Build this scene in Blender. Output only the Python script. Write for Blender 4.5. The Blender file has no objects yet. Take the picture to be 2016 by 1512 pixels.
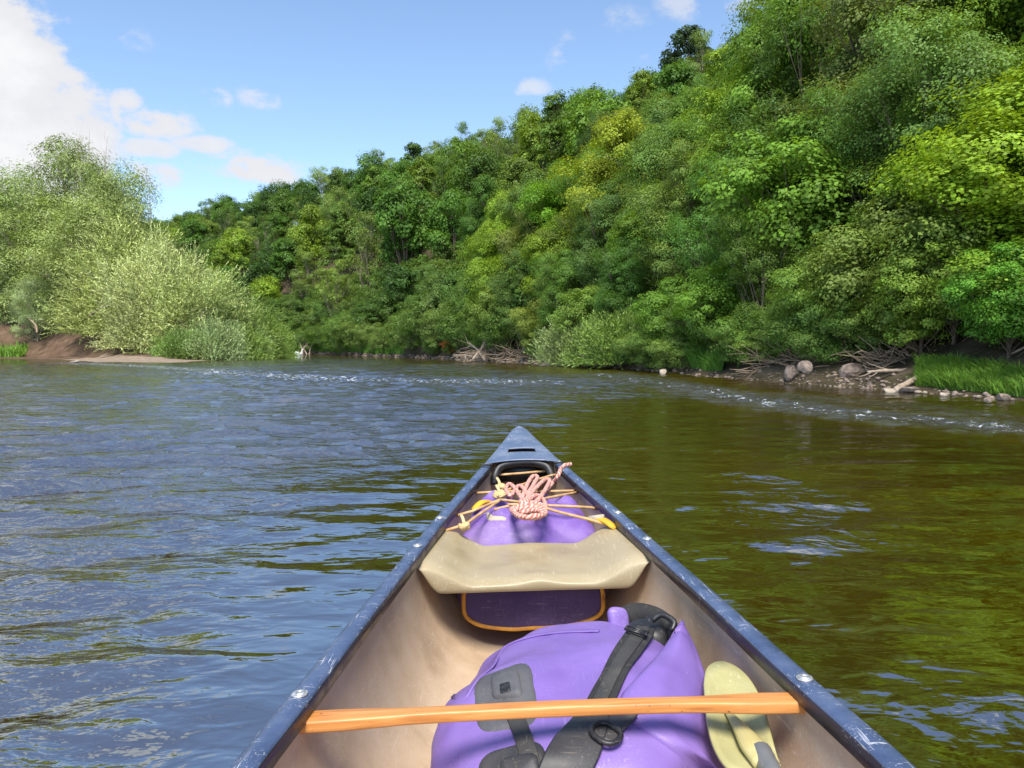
import bpy, math, random
import numpy as np
from mathutils import Vector, Matrix, noise as mnoise
from mathutils.bvhtree import BVHTree

sc = bpy.context.scene
col = sc.collection
R = math.radians

# ------------------------------------------------------------------ camera
FPX, CX, CY, HOR = 1514.0, 1008.0, 756.0, 686.0     # focal length and centre in photograph pixels
CAMH = 0.85
PITCH = math.atan((CY - HOR) / FPX)
cam_d = bpy.data.cameras.new('camera'); cam = bpy.data.objects.new('camera', cam_d); col.objects.link(cam)
cam.location = (0, 0, CAMH); cam.rotation_euler = (R(90) - PITCH, 0, 0)
cam_d.sensor_fit = 'HORIZONTAL'; cam_d.sensor_width = 36.0; cam_d.lens = 36.0 * FPX / 2016.0
cam_d.clip_start = 0.05; cam_d.clip_end = 3000
sc.camera = cam

# ------------------------------------------------------------------ light
SUN_ELEV, SUN_AZ = R(56), R(-176)     # azimuth measured from +Y towards +X: sun high behind the paddler
w = bpy.data.worlds.new('World'); sc.world = w; w.use_nodes = True
sun_d = bpy.data.lights.new('sun', 'SUN'); sun = bpy.data.objects.new('sun', sun_d); col.objects.link(sun)
sun_d.energy = 4.4; sun_d.angle = R(22.0); sun_d.color = (1.0, 0.94, 0.84)
sdir = Vector((math.sin(SUN_AZ) * math.cos(SUN_ELEV), math.cos(SUN_AZ) * math.cos(SUN_ELEV), math.sin(SUN_ELEV)))
sun.rotation_euler = sdir.to_track_quat('Z', 'Y').to_euler()
sun.location = sdir * 50

sc.view_settings.view_transform = 'Standard'; sc.view_settings.look = 'None'
sc.view_settings.exposure = 0.65; sc.view_settings.gamma = 1.0
sc.view_settings.use_curve_mapping = False
sc.cycles.max_bounces = 7; sc.cycles.diffuse_bounces = 3; sc.cycles.glossy_bounces = 3
sc.cycles.transmission_bounces = 4; sc.cycles.transparent_max_bounces = 6
sc.cycles.sample_clamp_indirect = 6.0
sc.cycles.use_denoising = True

def px_dir(px, py):
    """direction of a photograph pixel, scaled so that its forward (+Y) component is 1"""
    u = (px - CX) / FPX; v = (CY - py) / FPX
    d = Vector((u, math.cos(PITCH) + v * math.sin(PITCH), -math.sin(PITCH) + v * math.cos(PITCH)))
    return d / d.y
def at_z(px, py, z):                      # point at height z
    d = px_dir(px, py); t = (z - CAMH) / d.z
    return Vector((d.x * t, t, z))
def at_y(px, py, y):                      # point at forward distance y
    d = px_dir(px, py); return Vector((d.x * y, y, CAMH + d.z * y))

# ---- sky with clouds
nt = w.node_tree; nt.nodes.clear()
def N(tree, kind, **kw):
    n = tree.nodes.new(kind)
    for k, v in kw.items():
        if k in n.inputs: n.inputs[k].default_value = v
        else: setattr(n, k, v)
    return n
def LK(tree, a, b): tree.links.new(a, b)
def math_n(tree, op, a, b=None, clamp=False):
    n = tree.nodes.new('ShaderNodeMath'); n.operation = op; n.use_clamp = clamp
    for i, v in enumerate((a, b)):
        if v is None: continue
        if isinstance(v, (int, float)): n.inputs[i].default_value = v
        else: tree.links.new(v, n.inputs[i])
    return n.outputs[0]
def smooth_n(tree, val, lo, hi, to0=0.0, to1=1.0):
    n = tree.nodes.new('ShaderNodeMapRange'); n.interpolation_type = 'SMOOTHSTEP'
    tree.links.new(val, n.inputs[0])
    n.inputs[1].default_value = lo; n.inputs[2].default_value = hi
    n.inputs[3].default_value = to0; n.inputs[4].default_value = to1
    return n.outputs[0]

sky = nt.nodes.new('ShaderNodeTexSky'); sky.sky_type = 'NISHITA'; sky.sun_disc = False
sky.sun_elevation = SUN_ELEV; sky.sun_rotation = SUN_AZ
sky.altitude = 0; sky.air_density = 1.0; sky.dust_density = 0.3; sky.ozone_density = 2.2
tc = nt.nodes.new('ShaderNodeTexCoord'); DIRV = tc.outputs['Generated']
n1 = N(nt, 'ShaderNodeTexNoise', Scale=7.0, Detail=9.0, Roughness=0.6)
n2 = N(nt, 'ShaderNodeTexNoise', Scale=14.0, Detail=6.0, Roughness=0.62)
stretch = nt.nodes.new('ShaderNodeVectorMath'); stretch.operation = 'MULTIPLY'
stretch.inputs[1].default_value = (1, 1, 1.5); LK(nt, DIRV, stretch.inputs[0])
LK(nt, stretch.outputs[0], n1.inputs['Vector']); LK(nt, stretch.outputs[0], n2.inputs['Vector'])
# cumulus: centre pixel direction, half width and half height (radians), weight
CLOUDS = [(-60, 150, .12, .11, 1.0), (20, 240, .11, .085, 1.0), (-220, 170, .15, .14, 1.0), (-90, 330, .16, .09, 1.0),
          (300, 242, .06, .020, .66), (245, 215, .025, .03, .6), (505, 332, .085, .026, .66), (400, 285, .045, .014, .58),
          (295, 292, .045, .014, .58), (310, 350, .04, .022, .6), (420, 192, .024, .016, .54),
          (1120, 100, .034, .024, .37), (1215, 45, .05, .02, .3), (1270, 118, .02, .014, .3), (1345, 5, .035, .024, .38),
          (1450, 2, .035, .024, .38), (1040, 175, .03, .014, .42), (265, 82, .03, .016, .3), (520, 195, .04, .016, .42),
          (2700, 100, .3, .12, .9), (-1900, 380, .4, .10, .8), (300, -1100, .25, .12, .7), (1800, -1400, .3, .15, .7)]
acc = None
for (px, py, rw, rh, wt) in CLOUDS:
    c = px_dir(px, py).normalized()
    s = nt.nodes.new('ShaderNodeVectorMath'); s.operation = 'SUBTRACT'; LK(nt, DIRV, s.inputs[0]); s.inputs[1].default_value = c
    m = nt.nodes.new('ShaderNodeVectorMath'); m.operation = 'MULTIPLY'; LK(nt, s.outputs[0], m.inputs[0])
    m.inputs[1].default_value = (1 / rw, 1 / rw, 1 / rh)
    l = nt.nodes.new('ShaderNodeVectorMath'); l.operation = 'LENGTH'; LK(nt, m.outputs[0], l.inputs[0])
    o = smooth_n(nt, l.outputs['Value'], 0.35, 1.5, wt, 0.0)
    acc = o if acc is None else math_n(nt, 'MAXIMUM', acc, o)
nn = math_n(nt, 'ADD', math_n(nt, 'MULTIPLY', n1.outputs[0], 0.55), math_n(nt, 'MULTIPLY', n2.outputs[0], 0.45))
dens = math_n(nt, 'ADD', math_n(nt, 'MULTIPLY', math_n(nt, 'SUBTRACT', nn, 0.5), 2.3), math_n(nt, 'MULTIPLY', acc, 0.95))
cover = smooth_n(nt, dens, 0.33, 0.62)
cover = math_n(nt, 'MULTIPLY', cover, smooth_n(nt, acc, 0.0, 0.7, 0.05, 1.0))
shade = smooth_n(nt, dens, 0.5, 1.35)
ccol = nt.nodes.new('ShaderNodeMix'); ccol.data_type = 'RGBA'
LK(nt, shade, ccol.inputs[0])
ccol.inputs[6].default_value = (3.5, 3.54, 3.72, 1); ccol.inputs[7].default_value = (4.1, 4.12, 4.18, 1)
# the blue of the clear sky, a little paler and more cyan than the model's own
tint = nt.nodes.new('ShaderNodeMix'); tint.data_type = 'RGBA'; tint.blend_type = 'MULTIPLY'; tint.inputs[0].default_value = 1.0
LK(nt, sky.outputs[0], tint.inputs[6]); tint.inputs[7].default_value = (1.0, 1.0, 1.0, 1)
mixc = nt.nodes.new('ShaderNodeMix'); mixc.data_type = 'RGBA'
LK(nt, cover, mixc.inputs[0]); LK(nt, tint.outputs[2], mixc.inputs[6]); LK(nt, ccol.outputs[2], mixc.inputs[7])
bg = nt.nodes.new('ShaderNodeBackground'); bg.inputs['Strength'].default_value = 0.15
LK(nt, mixc.outputs[2], bg.inputs['Color'])
wo = nt.nodes.new('ShaderNodeOutputWorld'); LK(nt, bg.outputs[0], wo.inputs[0])
SKY_TINT = tint

# ------------------------------------------------------------------ helpers
rng = np.random.default_rng(7)
def tag(o, label=None, cat=None, group=None, kind=None):
    if label: o['label'] = label
    if cat: o['category'] = cat
    if group: o['group'] = group
    if kind: o['kind'] = kind
    return o
def empty(name, loc=(0, 0, 0), rot=(0, 0, 0)):
    o = bpy.data.objects.new(name, None); col.objects.link(o); o.location = loc; o.rotation_euler = rot
    o.empty_display_size = 0.2
    return o
def link(name, me, mats=(), parent=None):
    for m in (mats if isinstance(mats, (list, tuple)) else [mats]):
        if m is not None and m.name not in [x.name for x in me.materials if x]: me.materials.append(m)
    o = bpy.data.objects.new(name, me); col.objects.link(o)
    if parent is not None: o.parent = parent
    return o
def mesh_np(name, V, F, smooth=True, mat_idx=None, attrs=None):
    """V (n,3); F (m,k) array of equal-sized polygons"""
    V = np.asarray(V, dtype=np.float32); F = np.asarray(F, dtype=np.int32)
    me = bpy.data.meshes.new(name)
    n, k = F.shape
    me.vertices.add(len(V)); me.vertices.foreach_set('co', V.ravel())
    me.loops.add(n * k); me.loops.foreach_set('vertex_index', F.ravel())
    me.polygons.add(n)
    me.polygons.foreach_set('loop_start', np.arange(0, n * k, k, dtype=np.int32))
    me.polygons.foreach_set('loop_total', np.full(n, k, dtype=np.int32))
    if smooth: me.polygons.foreach_set('use_smooth', np.ones(n, dtype=bool))
    if mat_idx is not None: me.polygons.foreach_set('material_index', np.asarray(mat_idx, dtype=np.int32))
    for (an, dom, arr) in (attrs or []):
        a = me.attributes.new(an, 'FLOAT', dom); a.data.foreach_set('value', np.asarray(arr, dtype=np.float32))
    me.update(calc_edges=True); me.validate()
    return me
class MB:
    """collects polygons of any size into one mesh"""
    def __init__(s): s.v = []; s.f = []; s.m = []
    def add(s, verts, faces, mi=0):
        b = len(s.v); s.v += [tuple(p) for p in verts]
        s.f += [tuple(i + b for i in f) for f in faces]; s.m += [mi] * len(faces)
    def loft(s, rings, closed=True, caps=True, mi=0):
        k = len(rings[0]); vs = [p for r in rings for p in r]; fs = []
        for i in range(len(rings) - 1):
            for j in range(k if closed else k - 1):
                a = i * k + j; b = i * k + (j + 1) % k
                fs.append((a, b, b + k, a + k))
        if caps and closed:
            fs.append(tuple(reversed(range(k)))); fs.append(tuple(range((len(rings) - 1) * k, len(rings) * k)))
        s.add(vs, fs, mi)
    def tube(s, pts, rad, sides=8, mi=0, caps=True, squash=1.0):
        pts = [Vector(p) for p in pts]; n = len(pts)
        rads = [rad] * n if isinstance(rad, (int, float)) else list(rad)
        up = None; rings = []
        for i in range(n):
            t = (pts[min(i + 1, n - 1)] - pts[max(i - 1, 0)])
            t = t.normalized() if t.length > 1e-9 else Vector((0, 0, 1))
            if up is None:
                up = Vector((0, 0, 1)) if abs(t.z) < .9 else Vector((1, 0, 0))
            x = t.cross(up)
            if x.length < 1e-6: x = t.orthogonal()
            x.normalize(); up = x.cross(t).normalized()
            rings.append([pts[i] + (x * math.cos(a) + up * math.sin(a) * squash) * rads[i]
                          for a in [2 * math.pi * j / sides for j in range(sides)]])
        s.loft(rings, True, caps, mi)
    def box(s, c, h, mi=0):
        vs = [(c[0] + sx * h[0], c[1] + sy * h[1], c[2] + sz * h[2]) for sx in (-1, 1) for sy in (-1, 1) for sz in (-1, 1)]
        s.add(vs, [(0, 1, 3, 2), (4, 6, 7, 5), (0, 4, 5, 1), (2, 3, 7, 6), (0, 2, 6, 4), (1, 5, 7, 3)], mi)
    def build(s, name, mats, parent=None, smooth=True):
        me = bpy.data.meshes.new(name); me.from_pydata(s.v, [], s.f); me.update()
        if smooth: me.polygons.foreach_set('use_smooth', np.ones(len(me.polygons), dtype=bool))
        me.polygons.foreach_set('material_index', np.asarray(s.m, dtype=np.int32))
        o = link(name, me, mats, parent)
        return o
def spline(pts, n):
    """Catmull-Rom through the points"""
    P = [Vector(p) for p in pts]; P = [P[0] * 2 - P[1]] + P + [P[-1] * 2 - P[-2]]
    out = []; segs = len(P) - 3
    for i in range(n):
        t = i / (n - 1) * segs; k = min(int(t), segs - 1); t -= k
        a, b, c, d = P[k:k + 4]
        out.append(0.5 * ((2 * b) + (c - a) * t + (2 * a - 5 * b + 4 * c - d) * t * t + (3 * b - a - 3 * c + d) * t ** 3))
    return out
def bevel(o, wdt, seg=2):
    m = o.modifiers.new('bevel', 'BEVEL'); m.width = wdt; m.segments = seg; m.limit_method = 'ANGLE'; m.angle_limit = R(35)
def subsurf(o, lv=1):
    m = o.modifiers.new('subdivision', 'SUBSURF'); m.levels = lv; m.render_levels = lv
def auto_smooth(me, ang=40):
    try:
        me.set_sharp_from_angle(angle=R(ang))
    except Exception: pass

# ------------------------------------------------------------------ materials
def new_mat(name):
    m = bpy.data.materials.new(name); m.use_nodes = True
    return m, m.node_tree, m.node_tree.nodes['Principled BSDF'], m.node_tree.nodes['Material Output']
def ramp_n(t, val, stops):
    r = t.nodes.new('ShaderNodeValToRGB'); LK(t, val, r.inputs[0])
    e = r.color_ramp.elements
    while len(e) < len(stops): e.new(0.5)
    for i, (p, c) in enumerate(stops): e[i].position = p; e[i].color = (*c, 1)
    return r.outputs[0]
def plastic(name, base, dark=None, light=None, rough=.5, scale=6, scratch=0.0, scratch_col=(.6, .55, .5), bump=0.0, bscale=60, spec=.5, sstretch=(1, 1, 1), blotch=.5, detail=6):
    """plastic, fabric, rubber or painted surface with blotches of dirt and, if wanted, fine scratches"""
    m, t, p, out = new_mat(name)
    tcn = t.nodes.new('ShaderNodeTexCoord'); vec = tcn.outputs['Object']
    nz = N(t, 'ShaderNodeTexNoise', Scale=scale, Detail=float(detail), Roughness=.62); LK(t, vec, nz.inputs['Vector'])
    dark = dark or tuple(c * .72 for c in base); light = light or tuple(min(1, c * 1.18) for c in base)
    c = ramp_n(t, nz.outputs[0], [(.5 - blotch * .4, dark), (.5, base), (.5 + blotch * .4, light)])
    p.inputs['Roughness'].default_value = rough; p.inputs['Specular IOR Level'].default_value = spec
    if scratch > 0:
        prev = None
        for k, (rot, sx) in enumerate((((.3, .2, .5), (260, 9, 260)), ((.1, .8, 1.3), (9, 280, 200)), ((1.2, .1, 2.2), (300, 300, 12)))):
            mp = t.nodes.new('ShaderNodeMapping'); LK(t, vec, mp.inputs[0]); mp.inputs['Rotation'].default_value = rot
            mp.inputs['Scale'].default_value = tuple(a * b for a, b in zip(sx, sstretch))
            sn = N(t, 'ShaderNodeTexNoise', Scale=1.0 + .3 * k, Detail=2.0, Roughness=.5); LK(t, mp.outputs[0], sn.inputs['Vector'])
            s1 = smooth_n(t, sn.outputs[0], .64, .71)
            prev = s1 if prev is None else math_n(t, 'MAXIMUM', prev, s1)
        msk = N(t, 'ShaderNodeTexNoise', Scale=scale * 1.3, Detail=3.0); LK(t, vec, msk.inputs['Vector'])
        fac = math_n(t, 'MULTIPLY', math_n(t, 'MULTIPLY', prev, smooth_n(t, msk.outputs[0], .40, .58)), scratch)
        mx = t.nodes.new('ShaderNodeMix'); mx.data_type = 'RGBA'; LK(t, fac, mx.inputs[0]); LK(t, c, mx.inputs[6]); mx.inputs[7].default_value = (*scratch_col, 1)
        c = mx.outputs[2]
    LK(t, c, p.inputs['Base Color'])
    LK(t, smooth_n(t, nz.outputs[0], .3, .7, max(.05, rough - .1), min(1, rough + .14)), p.inputs['Roughness'])
    if bump > 0:
        bn = N(t, 'ShaderNodeTexNoise', Scale=bscale, Detail=4.0); LK(t, vec, bn.inputs['Vector'])
        b = t.nodes.new('ShaderNodeBump'); b.inputs['Distance'].default_value = bump; b.inputs['Strength'].default_value = .6
        LK(t, bn.outputs[0], b.inputs['Height']); LK(t, b.outputs[0], p.inputs['Normal'])
    return m

def foliage(name, transl=.40, rough=.5, spec=.25, vary=.55, tcol=(1.25, 1.1, .45)):
    m, t, p, out = new_mat(name)
    oi = t.nodes.new('ShaderNodeObjectInfo')
    at = t.nodes.new('ShaderNodeAttribute'); at.attribute_name = 'tint'
    f = smooth_n(t, at.outputs['Fac'], 0, 1, 1 - vary, 1 + vary); 
    mr = f.node; mr.interpolation_type = 'LINEAR'
    mul = t.nodes.new('ShaderNodeVectorMath'); mul.operation = 'SCALE'; warm = t.nodes.new('ShaderNodeVectorMath'); warm.operation = 'MULTIPLY'; LK(t, oi.outputs['Color'], warm.inputs[0]); warm.inputs[1].default_value = (1.02, 1.0, .92); LK(t, warm.outputs[0], mul.inputs[0]); LK(t, math_n(t, 'MULTIPLY', f, 1.75), mul.inputs['Scale'])
    LK(t, mul.outputs[0], p.inputs['Base Color'])
    p.inputs['Roughness'].default_value = rough; p.inputs['Specular IOR Level'].default_value = spec
    tr = t.nodes.new('ShaderNodeBsdfTranslucent')
    m2 = t.nodes.new('ShaderNodeVectorMath'); m2.operation = 'MULTIPLY'; LK(t, mul.outputs[0], m2.inputs[0]); m2.inputs[1].default_value = tcol
    LK(t, m2.outputs[0], tr.inputs['Color'])
    mx = t.nodes.new('ShaderNodeMixShader'); mx.inputs[0].default_value = transl
    LK(t, p.outputs[0], mx.inputs[1]); LK(t, tr.outputs[0], mx.inputs[2]); LK(t, mx.outputs[0], out.inputs[0])
    return m

M = {}
M['leaf'] = foliage('leaf')
M['willow_leaf'] = foliage('willow_leaf', .25, .45, .45, .6, (1.1, 1.05, .6))
M['grass'] = foliage('grass', .3, .5, .2, .5)
M['bark'] = plastic('bark', (.12, .09, .065), (.05, .04, .03), (.22, .18, .13), .9, 9, bump=.02, bscale=18)
M['pale_bark'] = plastic('pale_bark', (.26, .21, .16), (.13, .10, .08), (.4, .34, .27), .85, 7, bump=.01, bscale=20)
M['driftwood'] = plastic('driftwood', (.33, .26, .2), (.18, .13, .10), (.48, .41, .33), .85, 5, bump=.01, bscale=25)
M['dead_twig'] = plastic('dead_twig', (.29, .21, .14), (.16, .11, .075), (.42, .33, .24), .9, 5)
M['rock'] = plastic('rock', (.20, .15, .12), (.10, .075, .06), (.32, .26, .21), .9, 4, bump=.03, bscale=9)
M['pale_rock'] = plastic('pale_rock', (.36, .29, .22), (.2, .155, .115), (.48, .41, .33), .85, 4, bump=.02, bscale=9)

# ------------------------------------------------------------------ the land
BANK = np.array([(9.4, -60), (9.6, -10), (9.0, 4), (8.3, 12.4), (7.7, 15.7), (6.5, 20), (3.4, 35.7), (-.2, 46), (-6.7, 64), (-19, 92), (-33, 119), (-75, 162), (-145, 205), (-230, 230)], float)
RIDGE = np.array([(78, -70), (74, -20), (64, 30), (52, 70), (43, 86), (33, 100), (14, 125), (-1, 150), (-25, 178), (-57, 210), (-85, 236), (-118, 262), (-185, 300), (-270, 330)], float)
RH = np.array([34, 33, 32, 30, 29.5, 30, 30.5, 31.5, 32.5, 33.5, 34, 35, 33, 28], float)
def poly_interp(A, s):
    s = np.clip(s, 0, len(A) - 1.0001); i = s.astype(int); f = s - i
    # smooth (Catmull-Rom) interpolation
    g = lambda k: A[np.clip(k, 0, len(A) - 1)]
    p0, p1, p2, p3 = g(i - 1), g(i), g(i + 1), g(i + 2)
    if A.ndim == 2: f = f[:, None]
    return .5 * (2 * p1 + (p2 - p0) * f + (2 * p0 - 5 * p1 + 4 * p2 - p3) * f ** 2 + (3 * p1 - p0 - 3 * p2 + p3) * f ** 3)
def hill(s, t):
    s = np.atleast_1d(np.asarray(s, float)); t = np.atleast_1d(np.asarray(t, float))
    b = poly_interp(BANK, s); r = poly_interp(RIDGE, s); h = poly_interp(RH, s)
    xy = b + (r - b) * t[:, None]
    L = np.linalg.norm(r - b, axis=1); d = t * L                         # metres from the waterline
    z = np.where(d < 0, d * .25, np.minimum(d * .32, .75) + (h - .75) * np.clip((d - 2.6) / (L - 2.6), 0, 9) ** 1.0)
    over = np.clip(t - 1, 0, 9); z = np.where(t > 1, h + over * 6 - over ** 2 * 20, z)
    z += .25 * np.sin(xy[:, 0] * 1.3 + xy[:, 1] * .9) * np.clip(d / 3, 0, 1)
    z += np.where(np.abs(d) < 3, .10 * np.sin(xy[:, 1] * 2.1) * np.sin(xy[:, 1] * .77 + 1) * np.clip(d, 0, 1), 0)
    return np.column_stack([xy, z])
ss = np.linspace(0, len(BANK) - 1.001, 420)
tt = np.concatenate([[-.4, -.15, -.06], np.linspace(-.02, .1, 30), np.linspace(.12, 1.0, 34), [1.1, 1.3, 1.6]])
S, T = np.meshgrid(ss, tt, indexing='ij')
V = hill(S.ravel(), T.ravel())
V[:, 2] += np.array([mnoise.noise(Vector((p[0] * .9, p[1] * .9, 0))) for p in V]) * .18 * np.clip((T.ravel() + .01) * 40, 0, 1)
ns, ntt = len(ss), len(tt)
ii, jj = np.meshgrid(np.arange(ns - 1), np.arange(ntt - 1), indexing='ij'); a = (ii * ntt + jj).ravel()
F = np.column_stack([a, a + ntt, a + ntt + 1, a + 1])
def soil_mat(name, cols, sc_=1.2, bump=.06):
    m, t, p, out = new_mat(name)
    g = t.nodes.new('ShaderNodeNewGeometry')
    nz = N(t, 'ShaderNodeTexNoise', Scale=sc_, Detail=10.0, Roughness=.68); LK(t, g.outputs['Position'], nz.inputs['Vector'])
    c = ramp_n(t, nz.outputs[0], cols); LK(t, c, p.inputs['Base Color']); p.inputs['Roughness'].default_value = .95
    p.inputs['Specular IOR Level'].default_value = .15
    n2_ = N(t, 'ShaderNodeTexNoise', Scale=sc_ * 6, Detail=6.0, Roughness=.7); LK(t, g.outputs['Position'], n2_.inputs['Vector'])
    b = t.nodes.new('ShaderNodeBump'); b.inputs['Distance'].default_value = bump; b.inputs['Strength'].default_value = .9
    LK(t, n2_.outputs[0], b.inputs['Height']); LK(t, b.outputs[0], p.inputs['Normal'])
    return m
M['soil'] = soil_mat('forest_soil', [(.3, (.03, .026, .014)), (.5, (.065, .052, .03)), (.62, (.11, .085, .058)), (.75, (.04, .06, .02))])
M['earth'] = soil_mat('river_bank_earth', [(.3, (.06, .04, .025)), (.5, (.125, .08, .052)), (.7, (.19, .13, .09))], 1.4, .12)
M['gravel'] = soil_mat('gravel', [(.3, (.16, .115, .08)), (.5, (.25, .19, .14)), (.7, (.34, .27, .21))], 3.5, .03)
tag(link('hillside', mesh_np('hillside', V, F), M['soil']), kind='structure')

# left bank
LEFT = np.array([(-200, 70), (-70, 70), (-45, 66), (-36, 60), (-30.5, 54), (-26, 48.5), (-20.5, 46.2), (-20.6, 55), (-21.5, 67), (-23.6, 79), (-29, 91), (-42, 108), (-80, 140), (-150, 180), (-240, 205)], float)
def left_sd(P):
    """signed distance to the left waterline, positive on land"""
    P = np.asarray(P, float); best = np.full(len(P), 1e9); sgn = np.ones(len(P))
    poly = np.vstack([LEFT, [(-400, 205), (-400, 70)]])
    inside = np.zeros(len(P), bool)
    for k in range(len(poly)):
        a_, b_ = poly[k], poly[(k + 1) % len(poly)]
        ab = b_ - a_; t_ = np.clip(((P - a_) @ ab) / (ab @ ab), 0, 1)
        if k < len(LEFT) - 1: best = np.minimum(best, np.linalg.norm(P - (a_ + t_[:, None] * ab), axis=1))
        cond = ((a_[1] > P[:, 1]) != (b_[1] > P[:, 1]))
        xi = a_[0] + (P[:, 1] - a_[1]) / np.where(b_[1] == a_[1], 1e-9, (b_[1] - a_[1])) * ab[0]
        inside ^= cond & (P[:, 0] < xi)
    return np.where(inside, best, -best)
def left_z(P):
    P = np.asarray(P, float); d = left_sd(P)
    steep = np.clip((-28 - P[:, 0]) / 8, 0, 1)                       # the eroded bank further left
    z = np.where(d < 0, d * .3, np.minimum(d, 5) * .045)
    z += np.clip((d - 3.5) / (7 - 4 * steep), 0, 1) ** 1.3 * (1.2 + 1.6 * steep) + np.clip(d - 10, 0, 100) * .015
    z += .12 * np.sin(P[:, 0] * 1.1) * np.sin(P[:, 1] * .8) * np.clip(d / 5, 0, 1)
    return z
gx = np.concatenate([np.linspace(-200, -60, 40), np.arange(-58, -15, .55)]); gy = np.concatenate([np.arange(40, 100, .6), np.linspace(101, 215, 60)])
GX, GY = np.meshgrid(gx, gy, indexing='ij'); P2 = np.column_stack([GX.ravel(), GY.ravel()])
z = left_z(P2) + np.array([mnoise.noise(Vector((p[0] * .5, p[1] * .5, 3))) for p in P2]) * .12
V = np.column_stack([P2, z]); ny = len(gy)
ii, jj = np.meshgrid(np.arange(len(gx) - 1), np.arange(ny - 1), indexing='ij'); a = (ii * ny + jj).ravel()
F = np.column_stack([a, a + ny, a + ny + 1, a + 1])
fc = V[F].mean(1); sd = left_sd(fc[:, :2])
beach_f = (sd < 4.2) & (fc[:, 0] > -34) & (fc[:, 1] < 84)
keep = sd > -6
tag(link('river_bank', mesh_np('river_bank', V, F[keep & ~beach_f]), M['earth']), kind='structure')
tag(link('gravel_beach', mesh_np('gravel_beach', V, F[keep & beach_f]), M['gravel']), kind='structure')

# ------------------------------------------------------------------ the river
def canoe_mask_dist(X, Y):
    """rough distance outside the canoe, to calm the waves where it floats"""
    lx = X - .075 + .009 * Y
    wd = np.interp(Y, [-1.8, -.6, .5, 1.1, 2.0, 3.0, 3.5], [.0, .34, .41, .38, .29, .13, .0], left=0, right=0)
    dy = np.maximum(np.maximum(Y - 3.5, -1.8 - Y), 0)
    return np.hypot(np.maximum(np.abs(lx) - wd, 0), dy)
th = R(1) * np.concatenate([np.linspace(-180, -42, 50)[:-1], np.linspace(-42, 42, 520), np.linspace(42, 180, 50)[1:]])
rr = [.02, .15, .3, .5, .7, .9, 1.1, 1.25]
while rr[-1] < 420:
    q_ = rr[-1]
    rr.append(q_ + (.0042 * q_ ** 1.45 if q_ < 6 else (.056 + .0042 * (q_ - 6)) if q_ < 30 else (.157 + .009 * (q_ - 30)) if q_ < 85 else q_ * .06))
rr = np.array(rr); print('water rings', len(rr))
TH, RR = np.meshgrid(th, rr, indexing='ij')
X = np.sin(TH) * RR; Y = np.cos(TH) * RR
res = np.maximum(np.gradient(rr)[None, :] * np.ones_like(TH), .5 * RR * np.gradient(th)[:, None])
def waves(X, Y, res):
    z = np.zeros_like(X); r2 = np.random.default_rng(3)
    for k in range(64):
        lam = .11 * (1.0 / .11) ** r2.random()
        ang = r2.normal(R(93), R(20) + R(14) * max(0, .35 - lam) / .35)                          # waves run mostly along the river
        ph = r2.random() * 6.283
        amp = .0051 * lam
        kx, ky = math.cos(ang) / lam * 6.283, math.sin(ang) / lam * 6.283
        wx = .12 * np.sin(X * 1.1 + k) + .12 * np.sin(Y * .9 + 2 * k)
        z += amp * np.sin(kx * (X + wx) + ky * (Y + wx) + ph) * np.clip(1.7 - 3.2 * res / lam, 0, 1)
    return z
def fbm2(X, Y, sc_, seed=0, oct=3):
    z = np.zeros_like(X); r2 = np.random.default_rng(seed)
    for o in range(oct):
        for k in range(5):
            a_ = r2.random() * 6.283; f = sc_ * 2 ** o * (.6 + .8 * r2.random()); p_ = r2.random() * 6.283
            q = r2.random() * 6.283
            z += .5 ** o * np.sin(f * (X * math.cos(a_) + Y * math.sin(a_)) + p_ + 1.3 * np.sin(f * .6 * (X * math.cos(q) + Y * math.sin(q))))
    return z / 4
def seg_d(X, Y, pts):
    best = np.full(X.shape, 1e9)
    for a_, b_ in zip(pts[:-1], pts[1:]):
        ax, ay, bx, by = a_[0], a_[1], b_[0], b_[1]; dx, dy = bx - ax, by - ay
        t_ = np.clip(((X - ax) * dx + (Y - ay) * dy) / (dx * dx + dy * dy), 0, 1)
        best = np.minimum(best, np.hypot(X - ax - t_ * dx, Y - ay - t_ * dy))
    return best
Q = lambda px, py: at_z(px, py, 0)
rif1 = seg_d(X, Y, [Q(1180, 738), Q(1330, 757), Q(1440, 780), Q(1600, 806), Q(1760, 822), Q(2016, 845), Q(2400, 885)])
rif2 = seg_d(X, Y, [Q(380, 733), Q(560, 741), Q(700, 748), Q(860, 750), Q(1000, 752)])
rif3 = seg_d(X, Y, [Q(1500, 775), Q(1800, 800), Q(2016, 825), Q(2300, 850)])
rif4 = seg_d(X, Y, [Q(140, 714), Q(300, 722), Q(430, 731)])
foam = np.maximum.reduce([.62 * np.exp(-(rif1 / .9) ** 2), .72 * np.exp(-(rif2 / 2.6) ** 2), .42 * np.exp(-(rif3 / 1.0) ** 2), .74 * np.exp(-(rif4 / 2.0) ** 2)])
chop = np.maximum.reduce([np.exp(-(rif1 / 1.0) ** 2), np.exp(-(rif2 / 5) ** 2), .6 * np.exp(-(rif3 / 1.2) ** 2), np.exp(-(rif4 / 4) ** 2)])
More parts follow.
